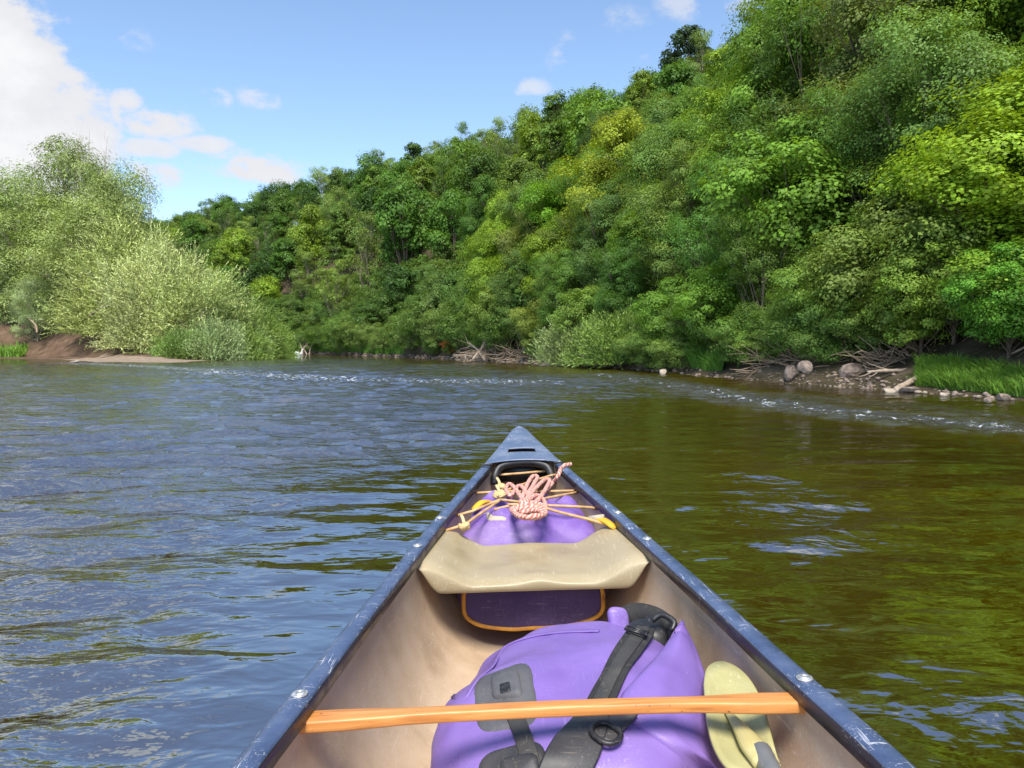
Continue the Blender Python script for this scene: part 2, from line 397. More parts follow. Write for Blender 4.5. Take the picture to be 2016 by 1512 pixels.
# calm, smooth water on the right, wind ripples on the left, in patches
ang_ = np.where(Y > .3, X / np.maximum(Y, .3), -1.0)
thr = np.interp(Y, [1.5, 3, 4.5, 6, 9, 14, 22, 45], [-.42, -.36, -.26, -.10, .04, .20, .34, .5])
side = 1 / (1 + np.exp(np.clip(-(thr - ang_) / .055, -30, 30)))
patch = fbm2(X, Y * .5, .6, 5) + .35 * fbm2(X * .5, Y * .8, 1.6, 6)
rip = .17 + .72 * side + np.clip(patch - .12, 0, 1) * (.45 + .3 * side) - .3 * side * np.clip(-patch - .25, 0, 1)
wake = np.exp(-((X - 1.15 - .10 * Y) / .42) ** 2) * np.clip((Y - .6) / .8, 0, 1) * np.clip((8 - Y) / 4, 0, 1) * np.clip(.35 + 1.3 * fbm2(X, Y, 2.4, 21), 0, 1)
rip = np.maximum(np.clip(rip + .62 * wake, .12, 1.25), chop)
zz = waves(X, Y, res) * (.02 + 1.0 * rip)
zz += chop * .03 * fbm2(X, Y * 1.4, 9.0, 9, 2) * np.clip(1.6 - 6 * res, 0, 1)
cd = canoe_mask_dist(X, Y); zz *= np.clip(.25 + cd / .5, 0, 1)
zz = np.clip(zz, -.05, .06)
V = np.column_stack([X.ravel(), Y.ravel(), zz.ravel()])
nr = len(rr)
ii, jj = np.meshgrid(np.arange(len(th) - 1), np.arange(nr - 1), indexing='ij'); a = (ii * nr + jj).ravel()
F = np.column_stack([a, a + 1, a + nr + 1, a + nr])
wm = mesh_np('river', V, F, attrs=[('foam', 'POINT', foam.ravel()), ('ripple', 'POINT', rip.ravel())])
m, t, p, out = new_mat('river_water')
g = t.nodes.new('ShaderNodeNewGeometry'); POS = g.outputs['Position']
def wnoise(scale, sx, sy, detail, rough=.55, dist=0.0, rot=0.0):
    mp = t.nodes.new('ShaderNodeMapping'); LK(t, POS, mp.inputs[0]); mp.inputs['Scale'].default_value = (sx, sy, 1); mp.inputs['Rotation'].default_value = (0, 0, rot)
    n_ = N(t, 'ShaderNodeTexNoise', Scale=scale, Detail=detail, Roughness=rough, Distortion=dist); LK(t, mp.outputs[0], n_.inputs['Vector'])
    return n_.outputs[0]
fa = t.nodes.new('ShaderNodeAttribute'); fa.attribute_name = 'foam'
ra = t.nodes.new('ShaderNodeAttribute'); ra.attribute_name = 'ripple'
h1 = wnoise(3.2, .55, 1.25, 2.0, .5, .3, R(8)); h2 = wnoise(9.0, .6, 1.2, 2.0, .5, .4, R(-12)); h3 = wnoise(30.0, .7, 1.2, 2.0, .55, .2, R(10))
hh = math_n(t, 'ADD', math_n(t, 'ADD', math_n(t, 'MULTIPLY', math_n(t, 'MULTIPLY', h1, .030), math_n(t, 'ADD', ra.outputs['Fac'], .12)), math_n(t, 'MULTIPLY', math_n(t, 'MULTIPLY', h2, .032), ra.outputs['Fac'])),
            math_n(t, 'MULTIPLY', math_n(t, 'MULTIPLY', h3, .009), math_n(t, 'POWER', ra.outputs['Fac'], 2.0)))
hfoam = wnoise(7.0, .8, 1.6, 5.0, .7)
hh = math_n(t, 'ADD', hh, math_n(t, 'MULTIPLY', math_n(t, 'MULTIPLY', hfoam, fa.outputs['Fac']), .10))
b = t.nodes.new('ShaderNodeBump'); b.inputs['Distance'].default_value = 1.0; b.inputs['Strength'].default_value = .8
LK(t, hh, b.inputs['Height'])
# murky green-brown water with darker and lighter beds of weed and silt
bedn = wnoise(.35, 1, .6, 4.0)
bed = ramp_n(t, bedn, [(.3, (.029, .0165, .0006)), (.5, (.042, .0245, .0009)), (.7, (.054, .032, .0012))])
fmask = smooth_n(t, math_n(t, 'ADD', math_n(t, 'MULTIPLY', wnoise(11.0, .6, 1.3, 5.0, .7), .9), math_n(t, 'MULTIPLY', fa.outputs['Fac'], .34)), .74, .80)
fmask = math_n(t, 'MULTIPLY', fmask, smooth_n(t, fa.outputs['Fac'], .08, .4))
mx = t.nodes.new('ShaderNodeMix'); mx.data_type = 'RGBA'; LK(t, fmask, mx.inputs[0]); LK(t, bed, mx.inputs[6]); mx.inputs[7].default_value = (.75, .77, .78, 1)
LK(t, mx.outputs[2], p.inputs['Base Color'])
LK(t, math_n(t, 'ADD', math_n(t, 'MULTIPLY', fmask, .6), .03), p.inputs['Roughness'])
p.inputs['IOR'].default_value = 3.9; p.inputs['Specular Tint'].default_value = (.76, .89, 1.0, 1); p.inputs['Specular IOR Level'].default_value = .64
LK(t, b.outputs[0], p.inputs['Normal'])
M['water'] = m
tag(link('river', wm, m), kind='structure')

# ------------------------------------------------------------------ trees
def unit(v): return v / np.maximum(np.linalg.norm(v, axis=-1, keepdims=True), 1e-9)
def rand_dir(r, n, upbias=0.0):
    d = r.normal(size=(n, 3)); d = unit(d); d[:, 2] += upbias; return unit(d)
def leaf_quads(C, Nrm, size, r, aspect=.62, axis=None, tint=None):
    """rhombic leaves at C facing Nrm; axis gives the direction of the leaf's length"""
    n = len(C)
    if axis is None: axis = r.normal(size=(n, 3))
    u = unit(axis - (axis * Nrm).sum(1, keepdims=True) * Nrm); v = np.cross(Nrm, u)
    sz = (size * (.65 + .7 * r.random(n)))[:, None]
    fold = Nrm * sz * .12
    V = np.empty((n, 4, 3))
    V[:, 0] = C - u * sz * .5; V[:, 1] = C + v * sz * .5 * aspect + fold - u * sz * .05
    V[:, 2] = C + u * sz * .55; V[:, 3] = C - v * sz * .5 * aspect + fold - u * sz * .05
    F = np.arange(n * 4).reshape(n, 4)
    if tint is None: tint = r.random(n)
    return V.reshape(-1, 3), F, tint
def leaf_mesh(name, parts):
    V = np.concatenate([p[0] for p in parts]); off = 0; Fs = []
    for p in parts: Fs.append(p[1] + off); off += len(p[0])
    F = np.concatenate(Fs); T = np.concatenate([p[2] for p in parts])
    return mesh_np(name, V, F, smooth=False, attrs=[('tint', 'FACE', T)])

def broad_tree(name, seed, H, Rr, leaves, leaf, nb=13, ncl=16, base=.28, lean=(0, 0), shape='dome', gap=.0, bough=.42, clump=.36, trunk_r=.2, mat='bark', aspect=.62, droop=0.0, limbs_r=.35):
    """a broadleaf tree: trunk and limbs, then boughs -> clumps -> leaves. Returns (trunk mesh, crown mesh)."""
    r = np.random.default_rng(seed)
    zc = H * (base + 1) / 2; hz = H * (1 - base) / 2
    # bough centres spread through the crown's outer volume
    B = []
    tries = 0
    while len(B) < nb and tries < 4000:
        tries += 1
        d = rand_dir(r, 1, .12)[0]; rad = .45 + .4 * r.random()
        q = np.array([d[0] * Rr * rad, d[1] * Rr * rad, zc + d[2] * hz * rad])
        f = (q[2] - (zc - hz)) / (2 * hz)
        if shape == 'cone' and math.hypot(q[0], q[1]) > Rr * (1.12 - f): continue
        if shape == 'column' and math.hypot(q[0], q[1]) > Rr * (.9 - .5 * abs(f - .4)): continue
        if all(np.linalg.norm((q - b) / np.array([1, 1, hz / Rr])) > Rr * .36 for b in B): B.append(q)
    B.append(np.array([0, 0, zc + hz * .72])); B.append(np.array([0, 0, zc]))
    B = np.array(B); B[:, :2] += np.array(lean) * ((B[:, 2:3] / H) ** 1.2)
    parts = []; tot = len(B) * ncl; per = leaves // tot
    for bi, bc in enumerate(B):
        br = Rr * bough * (.75 + .5 * r.random())
        btint = .16 * r.normal()
        d = rand_dir(r, ncl, .35)
        cc = bc + d * br * (.55 + .5 * r.random((ncl, 1))) * np.array([1, 1, .8])
        for k in range(ncl):
            if r.random() < gap: continue
            crd = br * clump * (.65 + .75 * r.random())
            n = int(per * (.6 + .8 * r.random()))
            dd = rand_dir(r, n, .15); rad = r.random((n, 1)) ** .33
            C = cc[k] + dd * rad * crd * np.array([1.15, 1.15, .72])
            C[:, 2] -= droop * (rad[:, 0] * crd) * np.abs(dd[:, 0])
            out = unit(cc[k] - (bc + np.array([0, 0, -br * .4])))
            nrm = unit(dd * .5 + out * .5 + unit(C - bc) * .35 + np.array([0, 0, .35]) + r.normal(size=(n, 3)) * .27)
            tnt = np.clip(.5 + btint * .6 + .12 * r.normal() + .16 * r.normal(size=n), 0, 1)
            parts.append(leaf_quads(C, nrm, leaf, r, aspect, tint=tnt))
    crown = leaf_mesh(name + '_crown', parts)
    mb = MB(); tr = trunk_r
    top = Vector((lean[0] * .75, lean[1] * .75, H * .78))
    trunk = spline([(0, 0, -.5), (lean[0] * .05, lean[1] * .05, H * .2), (lean[0] * .35 + r.normal() * .15, lean[1] * .35 + r.normal() * .15, H * .5), top], 12)
    mb.tube(trunk, [tr * (1.25 - 1.05 * (i / 11) ** .8) for i in range(12)], 8)
    for bc in B:
        f = np.clip((bc[2] / H) * .55, .12, .7); k = int(f * 11); s0 = trunk[k]
        mid = s0.lerp(Vector(bc), .55) + Vector((0, 0, -.05 * H * r.random()))
        pts = spline([s0, mid, Vector(bc)], 7); r0 = tr * limbs_r * (.8 + .5 * r.random())
        mb.tube(pts, [r0 * (1 - .8 * i / 6) for i in range(7)], 5, caps=False)
        for q in range(4):
            e = Vector(bc) + Vector(rand_dir(r, 1, .4)[0]) * Rr * bough * .9
            mb.tube(spline([pts[4], pts[4].lerp(e, .5) + Vector((0, 0, -.1)), e], 5), [r0 * .42 * (1 - .75 * i / 4) for i in range(5)], 4, caps=False)
    me = bpy.data.meshes.new(name + '_trunk'); me.from_pydata(mb.v, [], mb.f); me.update()
    me.polygons.foreach_set('use_smooth', np.ones(len(me.polygons), dtype=bool)); me.materials.append(M[mat])
    crown.materials.append(M['leaf'])
    return me, crown

def shoot_bush(name, seed, H, Rr, nshoot, per, leaf, aspect=.2, stems=9, mat='willow_leaf', upright=.6, dome=1.0, low=.05, slen=.22, bark='pale_bark'):
    """willow: many stems, each crown shoot a line of narrow leaves. Returns (stem mesh, crown mesh)."""
    r = np.random.default_rng(seed)
    d = rand_dir(r, nshoot, .25); d[:, 2] = np.abs(d[:, 2]) * 1.0
    lump = 1 + .18 * np.sin(d[:, 0] * 7 + seed) * np.sin(d[:, 1] * 6 + 2 * seed) + .12 * np.sin(d[:, 2] * 13 + d[:, 0] * 9)
    rad = (r.random(nshoot) ** .38)[:, None] * lump[:, None]
    O = d * rad * np.array([Rr, Rr, H * .86]); O[:, 2] = np.maximum(O[:, 2], low * H * r.random(nshoot))
    L = slen * H * (.5 + .9 * r.random((nshoot, 1)))
    ax = unit(d * np.array([.75, .75, .35]) + np.array([0, 0, upright]) + r.normal(size=(nshoot, 3)) * .33)
    ts = np.linspace(0, 1, per)
    C = (O[:, None, :] + ax[:, None, :] * L[:, None, :] * ts[None, :, None]); bend = r.normal(size=(nshoot, 1, 3)) * .10
    C = C + bend * L[:, None, :] * (ts ** 2)[None, :, None]; C = C.reshape(-1, 3)
    n = len(C); A = np.repeat(ax, per, axis=0); A = unit(A * .9 + r.normal(size=(n, 3)) * .45)
    nrm = unit(r.normal(size=(n, 3)) * .7 + np.repeat(d, per, axis=0) * .5 + np.array([0, 0, .45]))
    nrm = unit(nrm - (nrm * A).sum(1, keepdims=True) * A)
    st = np.clip(.45 + .22 * r.normal(size=nshoot) + .15 * np.sin(d[:, 0] * 5 + seed * 3) , 0, 1)
    tnt = np.clip(np.repeat(st, per) + .12 * r.normal(size=n), 0, 1)
    crown = leaf_mesh(name + '_crown', [leaf_quads(C, nrm, leaf, r, aspect, axis=A, tint=tnt)])
    crown.materials.append(M[mat])
    mb = MB()
    for k in range(stems):
        dd = Vector(rand_dir(r, 1, .5)[0]); dd.z = abs(dd.z) * .8 + .25
        e = Vector((dd.x * Rr * .85, dd.y * Rr * .85, dd.z * H * .8)); r0 = .012 * H * (.6 + .8 * r.random())
        b0 = Vector((dd.x * Rr * .1, dd.y * Rr * .1, -.3))
        mid = b0.lerp(e, .5) + Vector((r.normal() * .08 * H, r.normal() * .08 * H, .03 * H))
        pts = spline([b0, b0.lerp(mid, .5) + Vector((0, 0, .04 * H)), mid, e], 9)
        mb.tube(pts, [r0 * (1.1 - .95 * i / 8) for i in range(9)], 5, caps=False)
        for q in range(5):
            s0 = pts[3 + q]; e2 = s0 + Vector(rand_dir(r, 1, .5)[0]) * H * .2
            mb.tube(spline([s0, s0.lerp(e2, .5) + Vector((0, 0, .02 * H)), e2], 4), [r0 * .4, r0 * .3, r0 * .2, r0 * .08], 4, caps=False)
    me = bpy.data.meshes.new(name + '_stem'); me.from_pydata(mb.v, [], mb.f); me.update()
    me.polygons.foreach_set('use_smooth', np.ones(len(me.polygons), dtype=bool)); me.materials.append(M[bark])
    return me, crown

def plant(name, meshes, loc, rotz, scale, color, label, cat, group=None, tilt=(0, 0), wood='trunk', leafy='crown'):
    e = empty(name, loc, (tilt[0], tilt[1], rotz))
    e.scale = scale if isinstance(scale, tuple) else (scale,) * 3
    tag(e, label, cat, group)
    a_ = bpy.data.objects.new(wood, meshes[0]); col.objects.link(a_); a_.parent = e
    b_ = bpy.data.objects.new(leafy, meshes[1]); col.objects.link(b_); b_.parent = e; b_.color = (*color, 1)
    return e

# --- prototypes for the hillside (seen from 40 m and more)
HILL = {
    'oak': [broad_tree('oak', 11 + k, 10.5, 4.4, 15000, .30, 15, 16, .2, bough=.42, clump=.42, trunk_r=.28) for k in range(3)],
    'sycamore': [broad_tree('sycamore', 31 + k, 12, 4.2, 14000, .33, 16, 14, .18, bough=.40, clump=.45, trunk_r=.26, droop=.3) for k in range(3)],
    'ash': [broad_tree('ash', 51 + k, 13, 4.0, 11500, .25, 17, 15, .22, gap=.08, bough=.38, clump=.40, trunk_r=.2, mat='pale_bark', aspect=.4, limbs_r=.42) for k in range(3)],
    'tall': [broad_tree('tall_tree', 71 + k, 15, 3.4, 13000, .29, 16, 15, .2, shape='cone', bough=.42, trunk_r=.22) for k in range(2)],
}
# --- prototypes for the near bank (seen from 12 to 40 m)
NEAR = {
    'maple': [broad_tree('maple', 101 + k, 9, 3.4, 84000, .098, 17, 22, .10, bough=.41, clump=.38, trunk_r=.17, aspect=.85, droop=.35) for k in range(2)],
    'alder': [broad_tree('alder', 121 + k, 9, 2.9, 66000, .088, 17, 22, .08, gap=.06, bough=.41, clump=.38, trunk_r=.13, aspect=.7) for k in range(2)],
    'hazel': [broad_tree('hazel', 141, 5.5, 2.8, 42000, .105, 16, 22, .02, bough=.42, clump=.34, trunk_r=.09, aspect=.8)],
    'sapling': [broad_tree('locust', 151, 7, 2.4, 38000, .085, 16, 22, .1, gap=.15, bough=.40, clump=.36, trunk_r=.08, aspect=.42, droop=.5)],
}
SHRUB = [broad_tree('shrub', 161 + k, 2.6, 1.6, 22000, .085, 13, 18, -.05, bough=.46, clump=.36, trunk_r=.05, aspect=.5) for k in range(2)]
WILLOW = [shoot_bush('willow', 201 + k, 10, 5.2, 6400, 9, .25, .30, 11, upright=.22, slen=.11) for k in range(2)]
WILLOW_TALL = [broad_tree('tall_willow', 251 + k, 16, 6.6, 44000, .27, 28, 22, -.05, gap=.04, bough=.34, clump=.46, trunk_r=.22, mat='pale_bark', aspect=.30, limbs_r=.4) for k in range(2)]
for m_ in WILLOW_TALL: m_[1].materials.clear(); m_[1].materials.append(M['willow_leaf'])
SALLOW = [shoot_bush('sallow', 231 + k, 3.2, 2.4, 2400, 9, .17, .30, 8, upright=.4, slen=.2) for k in range(2)]

rnd = random.Random(5)
PAL = {'oak': [(.032, .07, .014), (.055, .105, .018), (.085, .135, .022)],
       'sycamore': [(.05, .11, .016), (.08, .15, .018), (.125, .195, .022)],
       'ash': [(.062, .115, .026), (.08, .137, .03), (.105, .16, .036)],
       'tall': [(.045, .085, .018), (.07, .125, .02), (.11, .17, .022)]}
DESC = {'oak': ('oak_tree', 'oak', 'domed oak'),
        'sycamore': ('sycamore_tree', 'sycamore', 'billowing sycamore'),
        'ash': ('ash_tree', 'ash', 'feathery ash with pale branches'),
        'tall': ('lime_tree', 'tree', 'tall tapering lime tree')}
# colours of single trees that stand out: pixel, radius, colour, label
FEATURE = [((1235, 215), 60, (.145, .18, .032), 'yellow green rounded tree standing out among darker crowns high on the slope'),
           ((1440, 190), 60, (.135, .19, .024), 'bright lime green tree just below the ridge beside darker crowns'),
           ((960, 380), 55, (.15, .24, .025), 'fresh light green pointed tree halfway up the wooded slope'),
           ((1080, 375), 55, (.15, .235, .025), 'fresh light green broad tree beside the pointed one halfway up the slope'),
           ((1410, 300), 60, (.11, .16, .034), 'pale buff tree with thin foliage in the middle of the slope'),
           ((1560, 300), 60, (.105, .155, .036), 'pale olive tree with open crown and bare limbs beside the dark hollow')]
def project(p):
    y = p[1]*math.cos(PITCH) - (p[2]-CAMH)*math.sin(PITCH); zz_ = (p[2]-CAMH)*math.cos(PITCH) + p[1]*math.sin(PITCH)
    if y < .1: return (-9999, -9999)
    return (CX + p[0] / y * FPX, CY - zz_ / y * FPX)
SKX = [300, 400, 460, 600, 700, 800, 900, 1000, 1100, 1180, 1300, 1400, 1500, 1560]; SKY = [408, 396, 378, 345, 320, 286, 258, 222, 190, 162, 128, 75, 5, -40]
# scatter over the slope
cand = []
tries = 0
while tries < 14000:
    tries += 1
    s_ = 1.2 + rnd.random() * 11.3; t_ = .05 + 1.0 * rnd.random()
    q = hill(s_, t_)[0]
    dist = math.hypot(q[0], q[1])
    if dist < 48 and t_ * np.linalg.norm(poly_interp(RIDGE, np.array([s_]))[0] - poly_interp(BANK, np.array([s_]))[0]) < 13: continue
    if any((q[0] - c[0][0]) ** 2 + (q[1] - c[0][1]) ** 2 < (5.7 + .8 * c[2]) ** 2 for c in cand): continue
    px = project(q)[0]
    if q[1] < 8 or px < 250: continue
    if px > 2500 or (px > 2200 and t_ > .6): continue
    kind = rnd.choices(['oak', 'sycamore', 'ash', 'tall'], [4, 4, 3, 1.2])[0]
    if t_ > .7 and kind == 'tall': kind = 'sycamore'
    if t_ > .85 and rnd.random() < .6: kind = 'oak'
    cand.append((q, kind, rnd.random(), dist, px, t_))
cand.sort(key=lambda c: c[3])
cand = [c for c in cand if math.hypot(c[0][0] - 25.5, c[0][1] - 113) > 4.5]
plant('lime_tree', HILL['tall'][0], (25.5, 113, 29.8), .6, (1.5, 1.5, 1.2), (.028, .052, .022), 'dark blue green tree rising above the ridge against the sky', 'tree')
print('hillside trees', len(cand))
NIND = 292
used = set()
far = []
for i, (q, kind, u_, dist, px, t_) in enumerate(cand):
    sc_ = .70 + .38 * u_
    if t_ < .15: sc_ *= .8
    zf_ = 1.3
    ci = rnd.randrange(3); color = PAL[kind][ci]; k_ = .85 + .3 * rnd.random(); color = tuple(c * k_ for c in color)
    nm, cat, lab = DESC[kind]
    shade_ = (('dark green', 'mid green', 'light green'), ('dull olive', 'olive green', 'pale buff green'))[kind == 'ash'][ci]
    zone = 'at the foot of the wooded slope' if t_ < .25 else ('halfway up the wooded slope' if t_ < .7 else 'just below the wooded ridge')
    lab = shade_ + ' ' + lab + ' ' + zone; grp = lab
    top = project((q[0], q[1], q[2] + 9 * sc_))
    for fi, (fp, fr, fcol, flab) in enumerate(FEATURE):
        if fi not in used and math.hypot(top[0] - fp[0], top[1] - fp[1]) < fr:
            used.add(fi); color = fcol; lab = flab; grp = None
            break
    if i < NIND or grp is None:
        z0 = q[2] - .15
        msh = HILL[kind][rnd.randrange(len(HILL[kind]))]
        if dist < 78:
            nk = {'oak': 'maple', 'sycamore': 'maple', 'ash': 'alder', 'tall': 'alder'}[kind]; msh = NEAR[nk][rnd.randrange(2)]; sc_ *= .98
        hk = 9.0 if dist < 78 else {'oak': 10.5, 'sycamore': 12, 'ash': 13, 'tall': 15}[kind]
        lim = float(np.interp(px, SKX, SKY)) - 6 * rnd.random(); zmax = CAMH + (HOR - lim) / FPX * q[1] - z0       # keep to the line of the ridge
        if 280 < px < 1560: zf_ = min(zf_, max(.55, zmax / (hk * sc_ * 1.0)))
        plant(nm, msh, (q[0], q[1], z0), rnd.random() * 6.28,
              (sc_ * (.9 + .2 * rnd.random()), sc_ * (.9 + .2 * rnd.random()), sc_ * min(zf_, .98 + .32 * rnd.random())), color, lab, cat, grp)
    else:
        far.append((q, sc_, color))
print('features', used, 'far', len(far))
# the far end of the wood, too distant to tell one tree from the next
if far:
    r = np.random.default_rng(77); parts = []
    for (q, sc_, color) in far:
        tb = (color[1] - .08) * 5
        nb = 16
        for k in range(nb):
            d = rand_dir(r, 1, .3)[0]; c = np.array([q[0], q[1], q[2] + 6.3 * sc_]) + d * np.array([3.0, 3.0, 3.6]) * sc_ * (.6 + .5 * r.random())
            n = 95; dd = rand_dir(r, n, .2)
            C = c + dd * (r.random((n, 1)) ** .4) * 1.55 * sc_
            nrm = unit(dd * .6 + d * .3 + np.array([0, 0, .5]) + r.normal(size=(n, 3)) * .4)
            parts.append(leaf_quads(C, nrm, .42, r, .7, tint=np.clip(.45 + tb + .12 * r.normal() + .15 * r.normal(size=n), 0, 1)))
    o = link('distant_wood', leaf_mesh('distant_wood', parts), M['leaf']); o.color = (.075, .125, .024, 1)
    tag(o, 'far end of the wooded hillside where crowns merge', 'woodland', kind='stuff')

# understorey bushes in the gaps low on the slope
for i in range(70):
    s_ = 6.6 + 4.2 * i / 69; q = hill(s_, .03 + .22 * rnd.random())[0]
    plant('understorey_bush', HILL['oak'][i % 3], (q[0], q[1], q[2] - 1.2), rnd.random() * 6, (.45 + .2 * rnd.random(),) * 2 + (.42 + .2 * rnd.random(),), rnd.choice([(.06, .11, .02), (.075, .125, .03), (.05, .10, .02)]),
          'low green bush filling a gap under the hillside trees', 'bush', 'understorey bushes low on the slope', wood='stem')
# ------------------------------------------------------------------ the near bank on the right
def hill_d(s_, d):
    """hillside point d metres inland from the waterline at bank parameter s_"""
    L = np.linalg.norm(poly_interp(RIDGE, np.array([s_]))[0] - poly_interp(BANK, np.array([s_]))[0])
    return hill(s_, d / L)[0]
NPAL = {'maple': [(.11, .20, .018), (.09, .17, .018), (.13, .225, .018)], 'alder': [(.075, .125, .025), (.09, .14, .03), (.06, .115, .02)],
        'hazel': [(.08, .155, .02), (.07, .14, .02), (.095, .16, .025)], 'sapling': [(.06, .12, .022), (.075, .13, .03), (.055, .105, .022)]}
NLAB = {'maple': ('maple_tree', 'maple', 'broad leaved maple growing on the lower slope above the right bank'),
        'alder': ('alder_tree', 'alder', 'small leaved alder growing on the lower slope above the right bank'),
        'hazel': ('hazel_bush', 'hazel', 'bushy hazel growing low on the right bank above the stones'),
        'sapling': ('locust_tree', 'tree', 'feathery young tree growing on the lower slope above the right bank')}
near_spots = []
NSHADE = {'maple': ('fresh green', 'deep green', 'bright green'), 'alder': ('mid green', 'olive green', 'dark green'), 'hazel': ('mid green', 'deep green', 'light green'), 'sapling': ('mid green', 'light green', 'dark green')}
def near_plant(kind, s_, d, scale, color=None, label=None, grp=True, pos=None, tilt=(0, 0)):
    q = hill_d(s_, d) if pos is None else np.array(pos)
    near_spots.append(q)
    nm, cat, lab = NLAB[kind]
    meshes = NEAR[kind][rnd.randrange(len(NEAR[kind]))]
    ci = rnd.randrange(3); c = color or tuple(x * (.85 + .3 * rnd.random()) for x in NPAL[kind][ci])
    if label is None:
        base_ = {'maple': 'broad leaved maple', 'alder': 'small leaved alder', 'hazel': 'bushy hazel', 'sapling': 'feathery young tree'}[kind]
        lab = NSHADE[kind][ci] + ' ' + base_ + (' just above the bank stones' if d < 4.5 else ' in the second row above the right bank' if d < 8 else ' in the third row above the right bank' if d < 13 else ' high behind the bank trees')
    plant(nm, meshes, (q[0], q[1], q[2] - .1), rnd.random() * 6.28, scale, c, label or lab, cat,
          (None if not grp else (label or lab)), tilt)
# trees that stand out
near_plant('maple', 3, 3, (.92, .92, .62), (.155, .245, .018), 'bright green maple hanging low over the water beside the grassy bank', False, (10.9, 16.6, 1.0))
near_plant('maple', 3, 3, (.95, .95, 1.0), (.15, .25, .016), 'lime green maple high above the overhanging one on the right slope', False, (17.2, 28.5, 6.6))
near_plant('alder', 3, 3, (1.0, 1.0, .85), (.115, .165, .035), 'olive green tree with small leaves behind the low overhanging maple', False, (13.6, 22.5, 3.0))
near_plant('maple', 3, 3, (.62, .62, .42), (.125, .21, .02), 'low maple branch hanging over the tall grass', False, (11.2, 14.9, .5))
for (s_, d, sca) in ((2.75, 2.3, .5), (3.1, 2.0, .42), (3.45, 2.4, .5), (3.75, 2.0, .42), (2.4, 2.6, .6)):
    near_plant('hazel', s_, d, sca, label='bushy hazel just behind the tall grass')
near_plant('maple', 3, 3, (.8, .8, .8), (.12, .21, .02), 'green maple at the edge of the grass above the stones', False, (14.5, 17.5, 3.2))
for (s_, d, k, sca) in [(4.0, 3.2, 'hazel', .62), (4.55, 2.8, 'hazel', .5), (5.0, 3.0, 'sapling', .55), (5.2, 3.3, 'hazel', .55), (5.45, 2.7, 'hazel', .5), (5.7, 3.4, 'alder', .5), (5.95, 2.9, 'hazel', .55),
                        (6.25, 3.2, 'alder', .55), (6.5, 3.0, 'hazel', .6), (6.75, 3.4, 'alder', .6), (7.0, 3.0, 'hazel', .7),
                        (3.6, 6.2, 'alder', .7), (4.2, 6.0, 'sapling', .85), (4.8, 5.8, 'hazel', 1.0), (5.15, 6.0, 'sapling', .8), (5.35, 6.3, 'alder', .7), (5.6, 6.4, 'maple', .62), (5.85, 6.0, 'alder', .75), (6.1, 6.4, 'alder', .75),
                        (6.4, 6.2, 'maple', .7), (6.7, 6.4, 'alder', .8), (7.0, 6.5, 'maple', .75),
                        (3.3, 10.5, 'alder', 1.0), (4.0, 10.3, 'alder', .95), (4.7, 10.4, 'sapling', 1.1), (5.1, 10.8, 'maple', .85), (5.4, 10.4, 'alder', .9), (5.7, 10.8, 'maple', .9), (6.0, 10.6, 'alder', .95), (6.3, 10.4, 'maple', .9), (6.6, 10.8, 'alder', 1.0),
                        (4.4, 14.5, 'maple', .85), (5.0, 15.0, 'alder', 1.0), (3.7, 15.0, 'maple', 1.0), (2.9, 12.0, 'maple', 1.0), (2.5, 6.0, 'alder', 1.0), (2.2, 12.0, 'alder', 1.1), (2.9, 18.0, 'maple', 1.1), (3.4, 20, 'alder', 1.1)]:
    near_plant(k, s_ + .06 * rnd.uniform(-1, 1), d - (.7 if d < 4 else 0) + .4 * rnd.uniform(-1, 1), sca * (1.0 + .2 * rnd.random()))
# low willow scrub and shrubs along the waterline
for (s_, d, sca, colr, lab) in [(6.12, .8, .75, (.15, .20, .075), 'silvery green low willow bush at the water edge by the pale logs'),
                               (5.98, .8, .68, (.14, .19, .06), 'pale green willow bush at the water edge with grass at its foot'),
                               (5.80, .9, .7, (.11, .17, .035), 'yellow green willow bush leaning over the stones at the water edge'),
                               (5.68, .9, .72, (.10, .16, .03), 'rounded green willow bush between the stones and the grass tuft')]:
    q = hill_d(s_, d); me = SALLOW[rnd.randrange(2)]
    plant('willow_bush', me, (q[0], q[1], q[2] - .15), rnd.random() * 6, sca, colr, lab, 'bush', wood='stem')
for i in range(30):
    s_ = 7.0 + i * .135; q = hill_d(s_, 1.6 + 1.6 * rnd.random()); sca = .7 + .75 * rnd.random() + (.5 if i > 14 else 0)
    c = rnd.choice([(.07, .125, .025), (.06, .11, .02), (.09, .14, .035)])
    plant('bank_shrub', SHRUB[i % 2], (q[0], q[1], q[2] - .1), rnd.random() * 6, sca, c, 'low leafy shrub on the far stretch of the wooded bank', 'shrub', 'shrubs along the far wooded bank', wood='stem')
for i in range(16):
    s_ = 4.3 + i * .15; q = hill_d(s_, 1.5 + .8 * rnd.random()); sca = .5 + .3 * rnd.random()
    plant('bank_shrub', SHRUB[i % 2], (q[0], q[1], q[2] - .1), rnd.random() * 6, sca, rnd.choice([(.07, .13, .025), (.085, .15, .03)]),
          'low leafy shrub just above the bank stones', 'shrub', 'shrubs above the bank stones', wood='stem')
for (s_, d, sca) in ((5.38, .9, .55), (5.47, 1.0, .62), (5.56, .8, .55), (5.63, 1.0, .6), (4.55, 1.7, .5), (4.75, 1.9, .55), (4.95, 1.6, .5), (5.08, 1.8, .55), (4.2, 1.9, .5)):
    q = hill_d(s_, d)
    plant('bank_shrub', SHRUB[rnd.randrange(2)], (q[0], q[1], q[2] - .12), rnd.random() * 6, (sca * 1.15, sca * 1.15, sca * .85), rnd.choice([(.08, .14, .03), (.095, .15, .035), (.07, .125, .03)]),
          'spreading shrub leaning out over the bank stones', 'shrub', 'spreading shrubs over the bank stones', wood='stem')
q = hill_d(7.75, 1.6)
